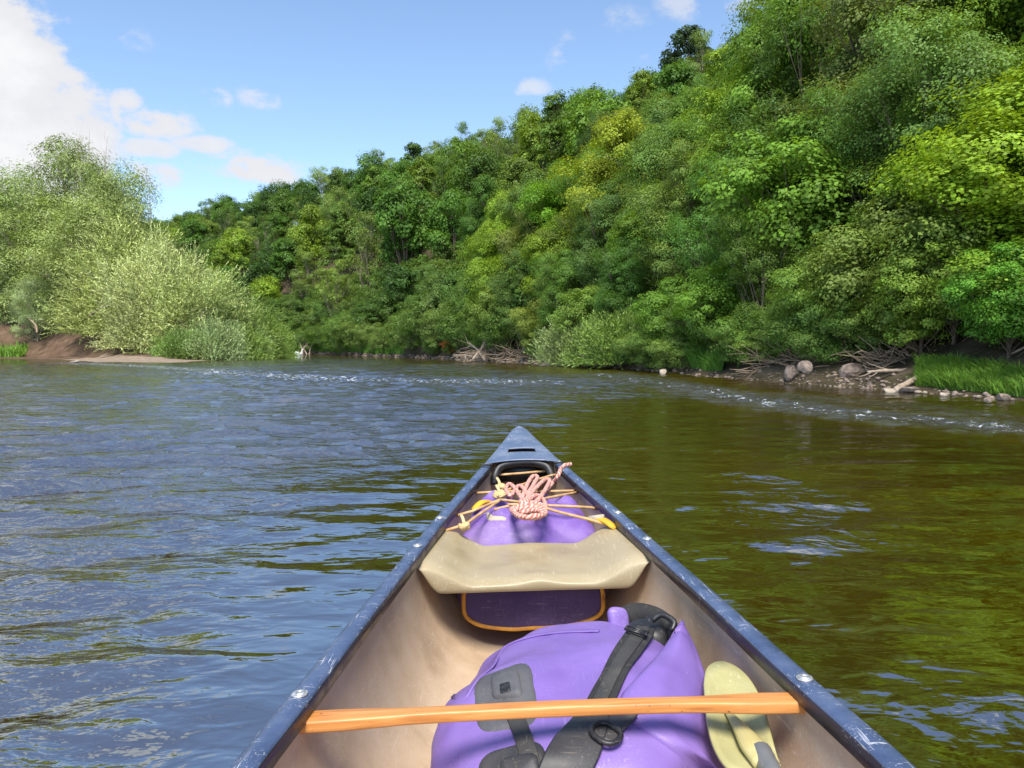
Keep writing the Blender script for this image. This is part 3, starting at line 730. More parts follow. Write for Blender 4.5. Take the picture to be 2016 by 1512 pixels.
plant('dead_shrub', SHRUB[0], (q[0], q[1], q[2]), 1.0, .42, (.30, .085, .025), 'small shrub with rust orange dead leaves at the water edge', 'shrub', wood='stem')

# ------------------------------------------------------------------ the willows on the left bank
def left_at(px, dist):
    d = px_dir(px, 690); p_ = np.array([[d.x * dist, dist]]); return (p_[0, 0], p_[0, 1], float(left_z(p_)[0]) - .2)
WL = [  # pixel x, distance, height, half width, colour, label
    (25, 86, 18.6, 7.8, (.11, .145, .045), 'tall green willow behind the left end of the thicket'),
    (165, 81, 19.6, 7.2, (.14, .165, .06), 'tallest pale willow with thin shoots against the white cloud'),
    (235, 76, 16.0, 5.4, (.135, .16, .06), 'open topped willow whose twigs stand against the sky'),
    (100, 76, 13.0, 6.4, (.15, .175, .06), 'wide yellow green willow in the middle of the left thicket'),
    (185, 71, 12.2, 5.6, (.16, .18, .065), 'yellow green willow above the arching limbs'),
    (255, 67, 10.4, 5.0, (.185, .205, .085), 'silvery willow arching over the dark hollow in the bank'),
    (320, 63, 9.4, 4.4, (.24, .255, .14), 'whitest silver leaved willow on the left bank'),
    (385, 62, 8.2, 4.0, (.215, .24, .115), 'silver leaved willow sloping down towards the point'),
    (440, 64, 7.0, 3.5, (.17, .21, .08), 'green and silver willow close to the point of the beach'),
    (492, 67, 5.3, 3.0, (.15, .20, .05), 'bright green low willow at the point of the beach'),
    (530, 71, 3.6, 2.2, (.15, .21, .045), 'small bright green willow at the very tip of the point'),
    (75, 71, 6.3, 2.5, (.19, .22, .12), 'small pale willow standing alone in front of the eroded bank'),
    (-30, 76, 7.0, 3.2, (.16, .19, .10), 'pale willow at the foot of the eroded brown bank'),
    (420, 55.5, 3.2, 2.2, (.19, .22, .12), 'low silvery willow bush growing out of the gravel'),
    (480, 62, 2.8, 2.0, (.16, .21, .06), 'low yellow green willow bush growing out of the gravel'),
    (360, 55, 2.4, 1.8, (.12, .17, .05), 'low dark green willow bush on the gravel under the silver willow'),
    (-110, 75, 15, 6, (.10, .15, .04), 'broad willow further along the left bank'),
]
for i, (px, dist, h, rw, colr, lab) in enumerate(WL):
    me = WILLOW_TALL[i % 2] if (h > 10.8 or i in (11, 12)) else WILLOW[i % 2] if h > 4.5 else SALLOW[i % 2]
    H0, R0 = (16, 6.6) if me in WILLOW_TALL else (10, 5.2) if h > 4.5 else (3.2, 2.4)
    plant('willow_tree' if h > 4.5 else 'willow_bush', me, left_at(px, dist), rnd.random() * 6.28, (rw / R0, rw / R0, h / H0), tuple(c * k_ for c, k_ in zip(colr, (1.2, 1.3, 1.05) if 5 <= i <= 7 else (.98, 1.12, .9))), lab, 'willow' if h > 4.5 else 'bush', wood='stem')
for (px, dist, sca, colr, lab) in [(-20, 92, 1.35, (.055, .10, .022), 'dark green broadleaf tree behind the tall willows'), (20, 88, 1.0, (.085, .135, .028), 'bright green sycamore behind the pale willows on the left bank'),
                                   (-150, 92, 1.4, (.06, .11, .02), 'dark broadleaf tree beyond the willows, left bank')]:
    plant('broadleaf_tree', HILL['sycamore'][rnd.randrange(3)], left_at(px, dist), rnd.random() * 6, sca, colr, lab, 'tree')
# bare dead twigs standing out of the tallest willow, and the limbs that arch over the hollow
def limb(name, pts, r0, r1, mat, label, cat, group=None, twigs=0, seed=0, tl=.6, sides=7):
    r = np.random.default_rng(seed); P_ = spline(pts, 22); base = P_[0].copy(); P_ = [p_ - base for p_ in P_]
    mb = MB(); mb.tube(P_, [max((r0 + (r1 - r0) * i / 21) * (1 + .12 * r.normal()), .004) for i in range(22)], sides)
    for k in range(twigs):
        i = 4 + int(r.random() * 17); d = (P_[min(i + 1, 21)] - P_[i - 1]).normalized()
        e = P_[i] + (d * .7 + Vector(r.normal(size=3)) * .55 + Vector((0, 0, .25))).normalized() * tl * (.5 + r.random())
        rr_ = (r0 + (r1 - r0) * i / 21) * .45
        mb.tube(spline([P_[i], P_[i].lerp(e, .5) + Vector(r.normal(size=3)) * tl * .08, e], 6), [rr_ * (1 - .8 * q_ / 5) for q_ in range(6)], 5, caps=False)
    o = mb.build(name, M[mat]); o.location = base
    tag(o, label, cat, group); return o
for i, (px, py0, py1, dist) in enumerate([(150, 330, 264, 78), (176, 330, 256, 78.4), (205, 330, 268, 77), (296, 400, 328, 73)]):
    a_ = at_y(px, py0 + 60, dist); b_ = at_y(px + rnd.uniform(-14, 18), py1, dist)
    limb('bare_twig', [a_, a_.lerp(b_, .5) + Vector((rnd.uniform(-.2, .2), 0, 0)), b_], .03, .008, 'dead_twig', 'bare dead shoot standing out above the tall willows', 'twig', 'bare shoots above the willows', 16, i, 1.5, 5)
limb('willow_limb', [at_y(176, 622, 63), at_y(205, 604, 62.4), at_y(250, 598, 62), at_y(315, 601, 61.5)], .14, .05, 'bark', 'brown limb arching over the dark hollow in the left bank', 'branch', twigs=9, seed=3, tl=1.2)
limb('willow_limb', [at_y(140, 570, 66), at_y(190, 568, 65), at_y(240, 576, 64), at_y(300, 580, 63)], .09, .03, 'bark', 'thin brown limb just above the thicker arching one', 'branch', twigs=6, seed=4, tl=.9)
limb('willow_limb', [at_y(55, 625, 69.5), at_y(70, 640, 69), at_y(73, 655, 68.5)], .07, .1, 'dead_twig', 'short bent stem above the eroded brown bank', 'branch', twigs=4, seed=5)

# ------------------------------------------------------------------ stones
def rock_mesh(seed):
    r = np.random.default_rng(seed)
    import bmesh
    bm = bmesh.new(); bmesh.ops.create_icosphere(bm, subdivisions=2, radius=.5)
    for k in range(9):                                              # chop flat facets
        n_ = Vector(rand_dir(r, 1)[0]); d_ = .30 + .14 * r.random()
        for v in bm.verts:
            e = v.co.dot(n_) - d_
            if e > 0: v.co -= n_ * e * .92
    for v in bm.verts: v.co += v.co * .12 * mnoise.noise(v.co * 3 + Vector((seed, 0, 0)))
    me = bpy.data.meshes.new('stone'); bm.to_mesh(me); bm.free()
    me.polygons.foreach_set('use_smooth', np.ones(len(me.polygons), dtype=bool)); auto_smooth(me, 28)
    return me
ROCKS = [rock_mesh(k) for k in range(6)]
for m_ in ROCKS: m_.materials.append(M['rock'])
PROCKS = [m_.copy() for m_ in ROCKS[:3]]
for m_ in PROCKS: m_.materials.clear(); m_.materials.append(M['pale_rock'])
def stone(px, py, wpx, hpx, label, group=None, pale=False, z=None, name='stone'):
    if z is None: p_ = at_z(px, py, .02)
    else: p_ = at_z(px, py, z)
    k = p_.y / FPX
    me = (PROCKS if pale else ROCKS)[rnd.randrange(3 if pale else 6)]
    o = bpy.data.objects.new(name, me); col.objects.link(o)
    o.location = (p_.x, p_.y, p_.z + hpx * k * .25); o.scale = (wpx * k * 1.25, wpx * k * (.8 + .3 * rnd.random()), hpx * k * 1.35)
    o.rotation_euler = (rnd.uniform(-.2, .2), rnd.uniform(-.2, .2), rnd.uniform(0, 6.28))
    tag(o, label, 'stone', group); return o
stone(1640, 752, 34, 22, 'large pale flat topped stone on the bank below the dead brush', pale=True)
stone(1560, 742, 30, 30, 'large brown boulder at the foot of the dead brush', z=.15)
stone(1585, 728, 26, 22, 'rounded boulder resting above the upright brown one', z=.5)
stone(1505, 735, 24, 32, 'brown upright boulder beside the grass tuft', z=.15)
stone(1680, 742, 44, 34, 'brown sloping boulder beside the pale flat stone', z=.2)
stone(1305, 736, 14, 12, 'single pale stone between the willow bushes', pale=True)
stone(1750, 771, 22, 8, 'flat pale stone under the end of the long log', pale=True)
stone(1790, 771, 40, 10, 'long flat brown slab at the foot of the grass')
stone(1857, 779, 16, 9, 'small pale stone in front of the tall grass', pale=True)
stone(1975, 787, 30, 14, 'rounded brown stone at the water edge in front of the grass')
stone(1945, 790, 16, 10, 'small brown stone at the water edge in front of the grass')
stone(2008, 781, 22, 14, 'pale stone at the end of the grass by the water', pale=True)
stone(45, 703, 46, 8, 'flat pale slab lying in the shallows off the left bank', pale=True)
stone(147, 714, 22, 5, 'smaller pale slab awash in the shallows beside the beach', pale=True)
for i in range(46):                                               # the ragged line of stones
    f = i / 45; px = 1010 + 790 * f
    py = np.interp(px, [1010, 1150, 1500, 1750, 1800], [715, 722.5, 750, 768, 771]) - 1.5 - rnd.random() * 3
    wpx = (4 + 9 * rnd.random()) * (.6 + .7 * f)
    stone(px, py, wpx, wpx * .6, 'brown stone in the line along the right waterline', 'stones along the right waterline', rnd.random() < .25)
for i in range(10):
    px = 1800 + 215 * rnd.random()
    stone(px, np.interp(px, [1800, 2016], [773, 790]) - 1, 6 + 9 * rnd.random(), 5, 'small stone at the foot of the tall grass', 'stones at the foot of the grass', rnd.random() < .4)
# pebbles of the shoreline, past counting
r = np.random.default_rng(12); Vp, Fp = [], []; off = 0
ico = ROCKS[0]; iv = np.array([v.co[:] for v in ico.vertices]); 
import bmesh
bm_ = bmesh.new(); bmesh.ops.create_icosphere(bm_, subdivisions=1, radius=.5); iv = np.array([v.co[:] for v in bm_.verts]); iface = np.array([[v.index for v in f.verts] for f in bm_.faces]); bm_.free()
for k in range(1500):
    s_ = 3 + 7.5 * r.random() ** .8; q = hill_d(s_, -.15 + 1.0 * r.random() ** 1.5); szz = (.03 + .10 * r.random() ** 2) * (1 + .035 * max(0, q[1] - 15))
    Vp.append(iv * szz * np.array([1, .9, .6]) * (1 + .25 * r.normal(size=(len(iv), 1))) + q + np.array([0, 0, .01])); Fp.append(iface + off); off += len(iv)
o = link('shingle', mesh_np('shingle', np.vstack(Vp), np.vstack(Fp)), M['rock']); tag(o, 'small broken stones strewn along the right waterline', 'shingle', kind='stuff')

# ------------------------------------------------------------------ driftwood
G = lambda px, py, z: at_z(px, py, z)
limb('fallen_log', [at_y(1762, 768, 14.9), at_y(1800, 748, 15.4), at_y(1840, 734, 15.8), at_y(1900, 716, 16.2)], .055, .085, 'driftwood', 'long pale log sloping from the water to the grassy bank', 'log', twigs=2, seed=11, tl=.5)
limb('fallen_log', [at_y(1898, 708, 16.6), at_y(1840, 720, 16.5), at_y(1790, 728, 16.4), at_y(1740, 730, 16.3), at_y(1708, 732, 16.3)], .07, .022, 'driftwood', 'pale forked branch lying above the stones beside the long log', 'branch', twigs=4, seed=12, tl=.45)
limb('fallen_log', [at_y(1905, 700, 17), at_y(1850, 707, 16.9), at_y(1800, 722, 16.7)], .075, .03, 'dead_twig', 'brown broken log behind the long pale one', 'log', twigs=7, seed=13, tl=.5)
limb('fallen_branch', [at_y(2016, 684, 14.5), at_y(1985, 700, 14.6)], .03, .012, 'driftwood', 'short pale branch sticking out over the grass', 'branch', twigs=1, seed=14, tl=.2)
limb('fallen_log', [at_y(1062, 721, 38.5), at_y(1100, 722, 37.5), at_y(1150, 702, 38)], .10, .06, 'driftwood', 'pale log with its end in the water by the willow bushes', 'log', twigs=4, seed=15, tl=1.0)
limb('fallen_log', [at_y(1068, 719, 39), at_y(1110, 710, 39), at_y(1142, 697, 39.5)], .08, .05, 'driftwood', 'thinner pale log crossing the log by the willow bushes', 'log', twigs=4, seed=16, tl=1.0)
limb('fallen_log', [at_y(800, 703, 74), at_y(860, 702, 67), at_y(935, 709, 55)], .16, .22, 'driftwood', 'long grey log lying along the far waterline', 'log', twigs=4, seed=17, tl=1.2)
for i in range(11):
    x0 = 930 + rnd.random() * 110; y0 = 712 - rnd.random() * 10
    a_ = at_y(x0, y0, 47 + rnd.random() * 4); b_ = at_y(x0 + rnd.uniform(-60, 60), y0 - rnd.uniform(5, 45), 48 + rnd.random() * 4)
    limb('fallen_branch', [a_, a_.lerp(b_, .5) + Vector((0, 0, .3 * rnd.random())), b_], .07, .02, 'driftwood', 'bare grey branch in the tangle beside the far log', 'branch', 'tangle of branches beside the far log', 6, 30 + i, 1.0, 5)
for i in range(6):
    x0 = 580 + rnd.random() * 70; a_ = at_y(x0, 698, 112); b_ = at_y(x0 + rnd.uniform(-10, 30), 672 + 15 * rnd.random(), 114)
    limb('fallen_branch', [a_, a_.lerp(b_, .5) + Vector((0, 0, .3 * rnd.random())), b_], .10, .03, 'driftwood', 'bare branch leaning on the far bank beyond the point', 'branch', 'branches on the far bank beyond the point', 4, 60 + i, 1.6, 5)
limb('leaning_limb', [at_y(1850, 632, 17.5), at_y(1800, 605, 17.3), at_y(1785, 580, 17.1)], .05, .03, 'pale_bark', 'pale limb forking out under the overhanging maple', 'branch', twigs=4, seed=18, tl=.6)
# mats of dead brush above the stones
def brush(px0, px1, py0, py1, dist0, dist1, n, seed, label, ln=.7):
    r = np.random.default_rng(seed); mb = MB(); base = at_y((px0 + px1) / 2, py1, (dist0 + dist1) / 2)
    for k in range(n):
        f = r.random(); p_ = at_y(px0 + (px1 - px0) * f, py0 + (py1 - py0) * r.random(), dist0 + (dist1 - dist0) * f + .5 * r.random()) - base
        d = Vector((r.normal(), r.normal() * .5, r.normal() * .38 + .05)).normalized() * ln * (.4 + r.random())
        mb.tube(spline([p_, p_ + d * .5 + Vector(r.normal(size=3)) * .07, p_ + d], 5), [.017, .016, .013, .009, .004], 4, caps=False)
    o = mb.build('dead_brush', M['dead_twig']); o.location = base
    tag(o, label, 'brush', kind='stuff')
brush(1490, 1700, 700, 748, 21, 17.6, 420, 1, 'tangle of brown dead twigs above the bank stones')
brush(1700, 1900, 695, 735, 17.4, 16.2, 320, 2, 'flood swept mat of dead twigs beside the long pale log')
brush(930, 1090, 690, 715, 50, 42, 160, 3, 'grey dead twigs caught along the far bank', 1.6)

# ------------------------------------------------------------------ grass
def grass(name, px0, px1, d0, d1, n, h, seed, colr, label, s_range=None, wdt=.012, pts=None):
    r = np.random.default_rng(seed); given = pts is not None; pts = [] if pts is None else pts
    for k in range(0 if given else n):
        s_ = s_range[0] + (s_range[1] - s_range[0]) * r.random(); q = hill_d(s_, d0 + (d1 - d0) * r.random()); pts.append(q)
    B = np.array(pts); n = len(B)
    hh_ = h * (.35 + .9 * r.random(n) ** 1.5) * (1 + .45 * fbm2(B[:, 0], B[:, 1], 2.2, seed))
    le = r.normal(size=(n, 3)) * .5; le[:, 2] = 0; le[:, 0] -= .12
    wd = np.cross(unit(r.normal(size=(n, 3)) * np.array([1, 1, 0])), np.array([0, 0, 1.])) * wdt
    mid = B + np.column_stack([le[:, 0] * hh_ * .3, le[:, 1] * hh_ * .3, hh_ * .6]); top = B + np.column_stack([le[:, 0] * hh_, le[:, 1] * hh_, hh_ * .95])
    V = np.empty((n, 5, 3)); V[:, 0] = B - wd; V[:, 1] = B + wd; V[:, 2] = mid + wd * .8; V[:, 3] = mid - wd * .8; V[:, 4] = top
    idx = np.arange(n)[:, None] * 5
    F = np.vstack([idx + np.array([0, 1, 2]), idx + np.array([0, 2, 3]), idx + np.array([3, 2, 4])])
    t0 = np.clip(.5 + .2 * r.normal(size=n), 0, 1)
    o = link(name, mesh_np(name, V.reshape(-1, 3), F, False, attrs=[('tint', 'FACE', np.concatenate([t0] * 3))]), M['grass']); o.color = (*colr, 1)
    tag(o, label, 'grass', kind='stuff')
grass('tall_grass', 0, 0, .25, 1.4, 15000, .25, 1, (.075, .15, .022), 'lush tall green grass on the right bank below the maple', (2.4, 3.78))
grass('grass_tuft', 0, 0, .6, 1.5, 1600, .6, 2, (.05, .12, .018), 'dark green tuft of grass between the boulders', (5.18, 5.32))
grass('bank_grass', 0, 0, .5, 1.8, 2600, .55, 3, (.085, .16, .025), 'light green grass at the water edge by the willow bushes', (6.0, 6.45), .016)
grass('bank_grass', 0, 0, .8, 3.2, 4200, .7, 4, (.055, .125, .02), 'green grass along the far bank under the wood', (8.3, 10.2), .04)
r = np.random.default_rng(8)
lp_ = np.column_stack([-47 + 4.6 * r.random(1800), 67.5 + 3.0 * r.random(1800)]); lp_ = lp_[lp_[:, 0] < -43.2 - (lp_[:, 1] - 67.5) * .4]
grass('bank_grass', 0, 0, 0, 0, 0, .9, 9, (.10, .19, .03), 'bright green grass at the foot of the brown eroded bank', wdt=.04, pts=[np.array([a_, b_, z_]) for (a_, b_), z_ in zip(lp_, left_z(lp_))])

# ------------------------------------------------------------------ the canoe
ROLL, YAW, X0 = -.028, .009, .08
canoe = empty('canoe', (X0, 0, 0), (0, ROLL, YAW))
tag(canoe, 'blue plastic canoe with tan inside, seen from the paddler seat', 'canoe')
CM = Matrix.Translation((X0, 0, 0)) @ Matrix.Rotation(YAW, 4, 'Z') @ Matrix.Rotation(ROLL, 4, 'Y')
CMI = CM.inverted()
YS = [-1.80, -1.6, -1.2, -.6, 0, .5, .9, 1.11, 1.5, 1.95, 2.27, 2.6, 2.95, 3.3, 3.5, 3.6]
WO = [.03, .105, .225, .345, .412, .428, .414, .394, .360, .317, .280, .226, .158, .088, .048, .028]
SH = [.46, .43, .385, .352, .35, .35, .35, .35, .35, .350, .358, .376, .408, .440, .460, .472]
def smooth_interp(y, xs, vs):
    a_ = np.asarray(xs, float); k = int(np.clip(np.searchsorted(a_, y) - 1, 0, len(a_) - 2))
    h_ = a_[k + 1] - a_[k]; t_ = (y - a_[k]) / h_
    def sl(i):
        if i == 0: return (vs[1] - vs[0]) / (a_[1] - a_[0])
        if i == len(a_) - 1: return (vs[-1] - vs[-2]) / (a_[-1] - a_[-2])
        return (vs[i + 1] - vs[i - 1]) / (a_[i + 1] - a_[i - 1])
    m0, m1 = sl(k) * h_, sl(k + 1) * h_
    return (2 * t_ ** 3 - 3 * t_ ** 2 + 1) * vs[k] + (t_ ** 3 - 2 * t_ ** 2 + t_) * m0 + (-2 * t_ ** 3 + 3 * t_ ** 2) * vs[k + 1] + (t_ ** 3 - t_ ** 2) * m1
wout = lambda y: max(smooth_interp(min(max(y, -1.8), 3.6), YS, WO), .012)
sheer = lambda y: smooth_interp(min(max(y, -1.8), 3.6), YS, SH)
def keel(y):
    e = max(0, (y - 2.9) / .72, (-1.15 - y) / .72)
    return -.05 + .03 * max(0, (y - 1.5) / 2) ** 2 + min(e, 1) ** 2.2 * .40
def section(y, inner):
    """half section from the gunwale down to the keel line: list of (x, z)"""
    wg = wout(y) - (.030 if inner else .014); g = sheer(y) - .008; k = keel(y) + (.085 if inner else 0)
    k = min(k, g - .03); wg = max(wg, .006)
    f = np.clip((y - 1.6) / 1.7, 0, 1) if y > 1 else np.clip((0 - y) / 1.6, 0, 1)
    px_ = .42 + .5 * f; out = []
    for a_ in np.linspace(0, math.pi / 2, 15):
        out.append((wg * math.cos(a_) ** px_ * (1 + .02 * math.sin(2 * a_) * (1 - f)), g - (g - k) * math.sin(a_) ** (1.15 - .25 * f)))
    return out
ys = np.concatenate([np.linspace(-1.78, 2.8, 60), np.linspace(2.86, 3.57, 18)])
def hull_rings(inner):
    rings = []
    for y in ys:
        h_ = section(y, inner); rings.append([(-x, y, z_) for x, z_ in h_] + [(x, y, z_) for x, z_ in reversed(h_[:-1])])
    return rings
M['hull_out'] = plastic('canoe_blue_shell', (.035, .06, .14), (.02, .035, .09), (.07, .10, .2), .42, 8, .5, (.35, .38, .45))
M['hull_in'] = plastic('canoe_tan_liner', (.48, .355, .24), (.34, .245, .155), (.55, .43, .31), .55, 6, .65, (.66, .55, .43), bump=.0012, bscale=240, spec=.35, sstretch=(1, 1, .6), blotch=.6, detail=10)
mb = MB(); mb.loft(hull_rings(False), closed=False); o = mb.build('outer_shell', M['hull_out'], canoe)
mb = MB(); mb.loft([list(reversed(r_)) for r_ in hull_rings(True)], closed=False); o = mb.build('inner_liner', M['hull_in'], canoe); subsurf(o)
# gunwales: a rounded vinyl trim, one on each side
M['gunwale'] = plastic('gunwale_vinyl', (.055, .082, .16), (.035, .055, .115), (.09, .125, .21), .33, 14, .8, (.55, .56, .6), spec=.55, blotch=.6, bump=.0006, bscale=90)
M['gunwale_shaded'] = plastic('gunwale_shaded_vinyl', (.016, .017, .03), (.010, .010, .016), (.03, .032, .05), .4, 14, .6, (.35, .33, .32))
PROF = [(.000, -.036), (.0, -.010), (-.003, -.003), (-.010, .001), (-.022, .0025), (-.034, .001), (-.039, -.003), (-.0405, -.008), (-.0405, -.026), (-.0365, -.028), (-.0345, -.010), (-.008, -.010), (-.006, -.036)]
YJ = 2.93
for sgn in (-1, 1):
    rings = []
    for y in np.concatenate([np.linspace(-1.25, YJ, 90)]):
        wv, g_ = wout(y), sheer(y); dwdy = (wout(y + .01) - wout(y - .01)) / .02; ln_ = math.hypot(1, dwdy)
        rings.append([(sgn * (wv + a_ / ln_), y + sgn * 0 - a_ * dwdy / ln_, g_ + b_) for a_, b_ in PROF])
    if sgn > 0: rings = [list(reversed(r_)) for r_ in rings]
    mb = MB(); k = len(PROF)
    mb.loft(rings, True, True)
    # inner lip and underside get their shade as a darker vinyl colour
    o = mb.build('gunwale', [M['gunwale'], M['gunwale_shaded']], canoe); GUN = globals().setdefault('GUN', {}); GUN[sgn] = o
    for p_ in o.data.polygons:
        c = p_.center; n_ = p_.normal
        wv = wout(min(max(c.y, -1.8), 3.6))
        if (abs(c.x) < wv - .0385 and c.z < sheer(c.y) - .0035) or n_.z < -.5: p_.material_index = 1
# deck plates at both ends
M['deck'] = plastic('deck_plastic', (.09, .125, .205), (.065, .095, .165), (.15, .185, .255), .4, 10, .9, (.6, .6, .6), spec=.5, blotch=.6)
M['black_rubber'] = plastic('black_rubber', (.012, .012, .013), (.006, .006, .007), (.03, .03, .032), .42, 20, .3, (.2, .2, .2))
def deck(y0, y1, slot):
    nu, nv = 33, 40; vs = []; fs = []
    for j in range(nv):
        y = y0 + (y1 - y0) * j / (nv - 1)
        tipf = np.clip((abs(y - y0) / abs(y1 - y0) - .9) / .1, 0, 1)
        wv = (wout(y) + .004) * math.sqrt(max(1 - tipf ** 2, 0.02)); g_ = sheer(y) + .004
        for i in range(nu):
            u = -1 + 2 * i / (nu - 1); edge = max(0, abs(u) - .86) / .14
            yy = y - (.0 if not slot else .035 * (1 - u * u) * max(0, 1 - j / 6))*-1
            vs.append((u * wv, yy, g_ + .010 * (1 - u * u) - .03 * edge ** 2.5))
    for j in range(nv - 1):
        for i in range(nu - 1):
            u = -1 + 2 * (i + .5) / (nu - 1)
            if slot and 9 <= j <= 12 and abs(u) < .46: continue
            fs.append((j * nu + i, j * nu + i + 1, (j + 1) * nu + i + 1, (j + 1) * nu + i) if y1 > y0 else (j * nu + i, (j + 1) * nu + i, (j + 1) * nu + i + 1, j * nu + i + 1))
    mb = MB(); mb.add(vs, fs); o = mb.build('deck_plate', M['deck'], canoe)
    sm = o.modifiers.new('thickness', 'SOLIDIFY'); sm.thickness = .006; sm.offset = -1
    return o
BOWDECK = deck(YJ + .004, 3.615, True); deck(-1.25, -1.80, False)
# nose cap of the stem under the deck tip
mb = MB(); mb.tube([(0, 3.585, .40), (0, 3.592, .44), (0, 3.588, .468)], [.026, .028, .024], 10); mb.build('stem_band', M['deck'], canoe)
# black carrying handle: a thick rubber bar along the deck edge and its finger slot
gz = sheer(2.96)
mb = MB(); hw = .108
pts = [(-hw - .004, 2.945, gz - .075), (-hw, 2.955, gz - .040), (-hw + .018, 2.975, gz - .012), (-.05, 2.985, gz - .001), (0, 2.988, gz + .002), (.05, 2.985, gz - .001), (hw - .018, 2.975, gz - .012), (hw, 2.955, gz - .040), (hw + .004, 2.945, gz - .075)]
mb.tube([Vector(q) + Vector((0, 0, -.006)) for q in spline(pts, 36)], .017, 12, squash=.95); HANDLE = mb.build('carry_handle', M['black_rubber'], canoe)
mb = MB(); mb.box((0, 3.005, gz - .045), (hw - .006, .004, .035)); mb.box((0, 3.11, gz - .012), (.055, .05, .002)); mb.build('handle_recess', M['black_rubber'], HANDLE)
for sgn in (-1, 1):   # seam cord where the deck meets each gunwale
    mb = MB(); pts = []
    for f in np.linspace(0, 1, 9):
        wv = wout(YJ + .003); pts.append((sgn * (wv + .003 - f * .048), YJ + .003 - .0 * f, sheer(YJ) + .004 - .02 * max(0, .25 - f) * 2))
    mb.tube(pts, .0028, 6); mb.build('seam_cord', M['black_rubber'], BOWDECK)
# thwart: a stained ash bar, wide at its ends and waisted
m, t, p, out = new_mat('stained_ash')
tcn = t.nodes.new('ShaderNodeTexCoord'); mp = t.nodes.new('ShaderNodeMapping'); LK(t, tcn.outputs['Object'], mp.inputs[0]); mp.inputs['Scale'].default_value = (3.0, 60, 60)
nz = N(t, 'ShaderNodeTexNoise', Scale=1.6, Detail=6.0, Roughness=.6, Distortion=.6); LK(t, mp.outputs[0], nz.inputs['Vector'])
nz2 = N(t, 'ShaderNodeTexNoise', Scale=9.0, Detail=6.0, Roughness=.65); LK(t, tcn.outputs['Object'], nz2.inputs['Vector'])
cw = ramp_n(t, nz.outputs[0], [(.28, (.36, .13, .03)), (.45, (.52, .21, .055)), (.6, (.60, .27, .08)), (.8, (.66, .34, .13))])
gg = t.nodes.new('ShaderNodeNewGeometry'); edge_w = smooth_n(t, gg.outputs['Pointiness'], .52, .60)
mx = t.nodes.new('ShaderNodeMix'); mx.data_type = 'RGBA'; LK(t, math_n(t, 'MULTIPLY', edge_w, smooth_n(t, nz2.outputs[0], .35, .6)), mx.inputs[0]); LK(t, cw, mx.inputs[6]); mx.inputs[7].default_value = (.62, .46, .32, 1)
spk = N(t, 'ShaderNodeTexNoise', Scale=90.0, Detail=2.0); LK(t, tcn.outputs['Object'], spk.inputs['Vector'])
mx2 = t.nodes.new('ShaderNodeMix'); mx2.data_type = 'RGBA'; LK(t, smooth_n(t, spk.outputs[0], .72, .76, 0, .7), mx2.inputs[0]); LK(t, mx.outputs[2], mx2.inputs[6]); mx2.inputs[7].default_value = (.12, .05, .02, 1)
LK(t, mx2.outputs[2], p.inputs['Base Color']); p.inputs['Roughness'].default_value = .42
bb = t.nodes.new('ShaderNodeBump'); bb.inputs['Distance'].default_value = .0006; LK(t, nz.outputs[0], bb.inputs['Height']); LK(t, bb.outputs[0], p.inputs['Normal'])
M['ash'] = m
rings = []; tl = wout(1.10) - .018
for i, f in enumerate(np.linspace(-1, 1, 61)):
    e = np.clip((abs(f) - .52) / .32, 0, 1); e = e * e * (3 - 2 * e)
    hw_ = .0122 + .0066 * e; hh_ = .0085 + .0006 * e; zc_ = .318 + .004 * math.cos(f * 2); rr_ = .0042
    ring_ = []
    for (sx, sz) in ((1, 1), (-1, 1), (-1, -1), (1, -1)):
        for k in range(4):
            a0 = {(1, 1): 0, (-1, 1): 90, (-1, -1): 180, (1, -1): 270}[(sx, sz)] + 30 * k
            ring_.append((f * tl * 1.0, 1.105 + sx * (hw_ - rr_) + rr_ * math.cos(R(a0)) + .006 * math.sin(f * 1.3), zc_ + sz * (hh_ - rr_) + rr_ * math.sin(R(a0))))
    rings.append(ring_)
mb = MB(); mb.loft([list(reversed(r_)) for r_ in rings]); mb.build('thwart', M['ash'], canoe)
# rivets through the gunwales
M['metal'] = plastic('bolt_steel', (.62, .61, .58), (.4, .39, .36), (.8, .79, .77), .32, 200, spec=.6)
M['metal'].node_tree.nodes['Principled BSDF'].inputs['Metallic'].default_value = .75
M['dark_hole'] = plastic('bolt_socket', (.06, .06, .06), rough=.6)
prof = [(.0118, 0), (.0122, .0012), (.0116, .0024), (.0100, .0030), (.0094, .0022), (.0088, .0022), (.0084, .0038), (.0066, .0048), (.0046, .0050), (.0042, .0030), (.0001, .0028)]
mbr = MB(); mbr.loft([[(r_ * math.cos(2 * math.pi * k / 24), r_ * math.sin(2 * math.pi * k / 24), z_) for k in range(24)] for r_, z_ in prof], True, False)
rv = mbr.build('rivet', M['metal'], GUN[-1])
first = True
for y in (1.112, 1.955, 2.245):
    for sgn in (-1, 1):
        o = rv if first else rv.copy()
        if not first: col.objects.link(o); o.parent = GUN[sgn]
        first = False
        o.location = (sgn * (wout(y) - .0215), y, sheer(y) + .0022); o.rotation_euler = (0, 0, rnd.random() * 6)
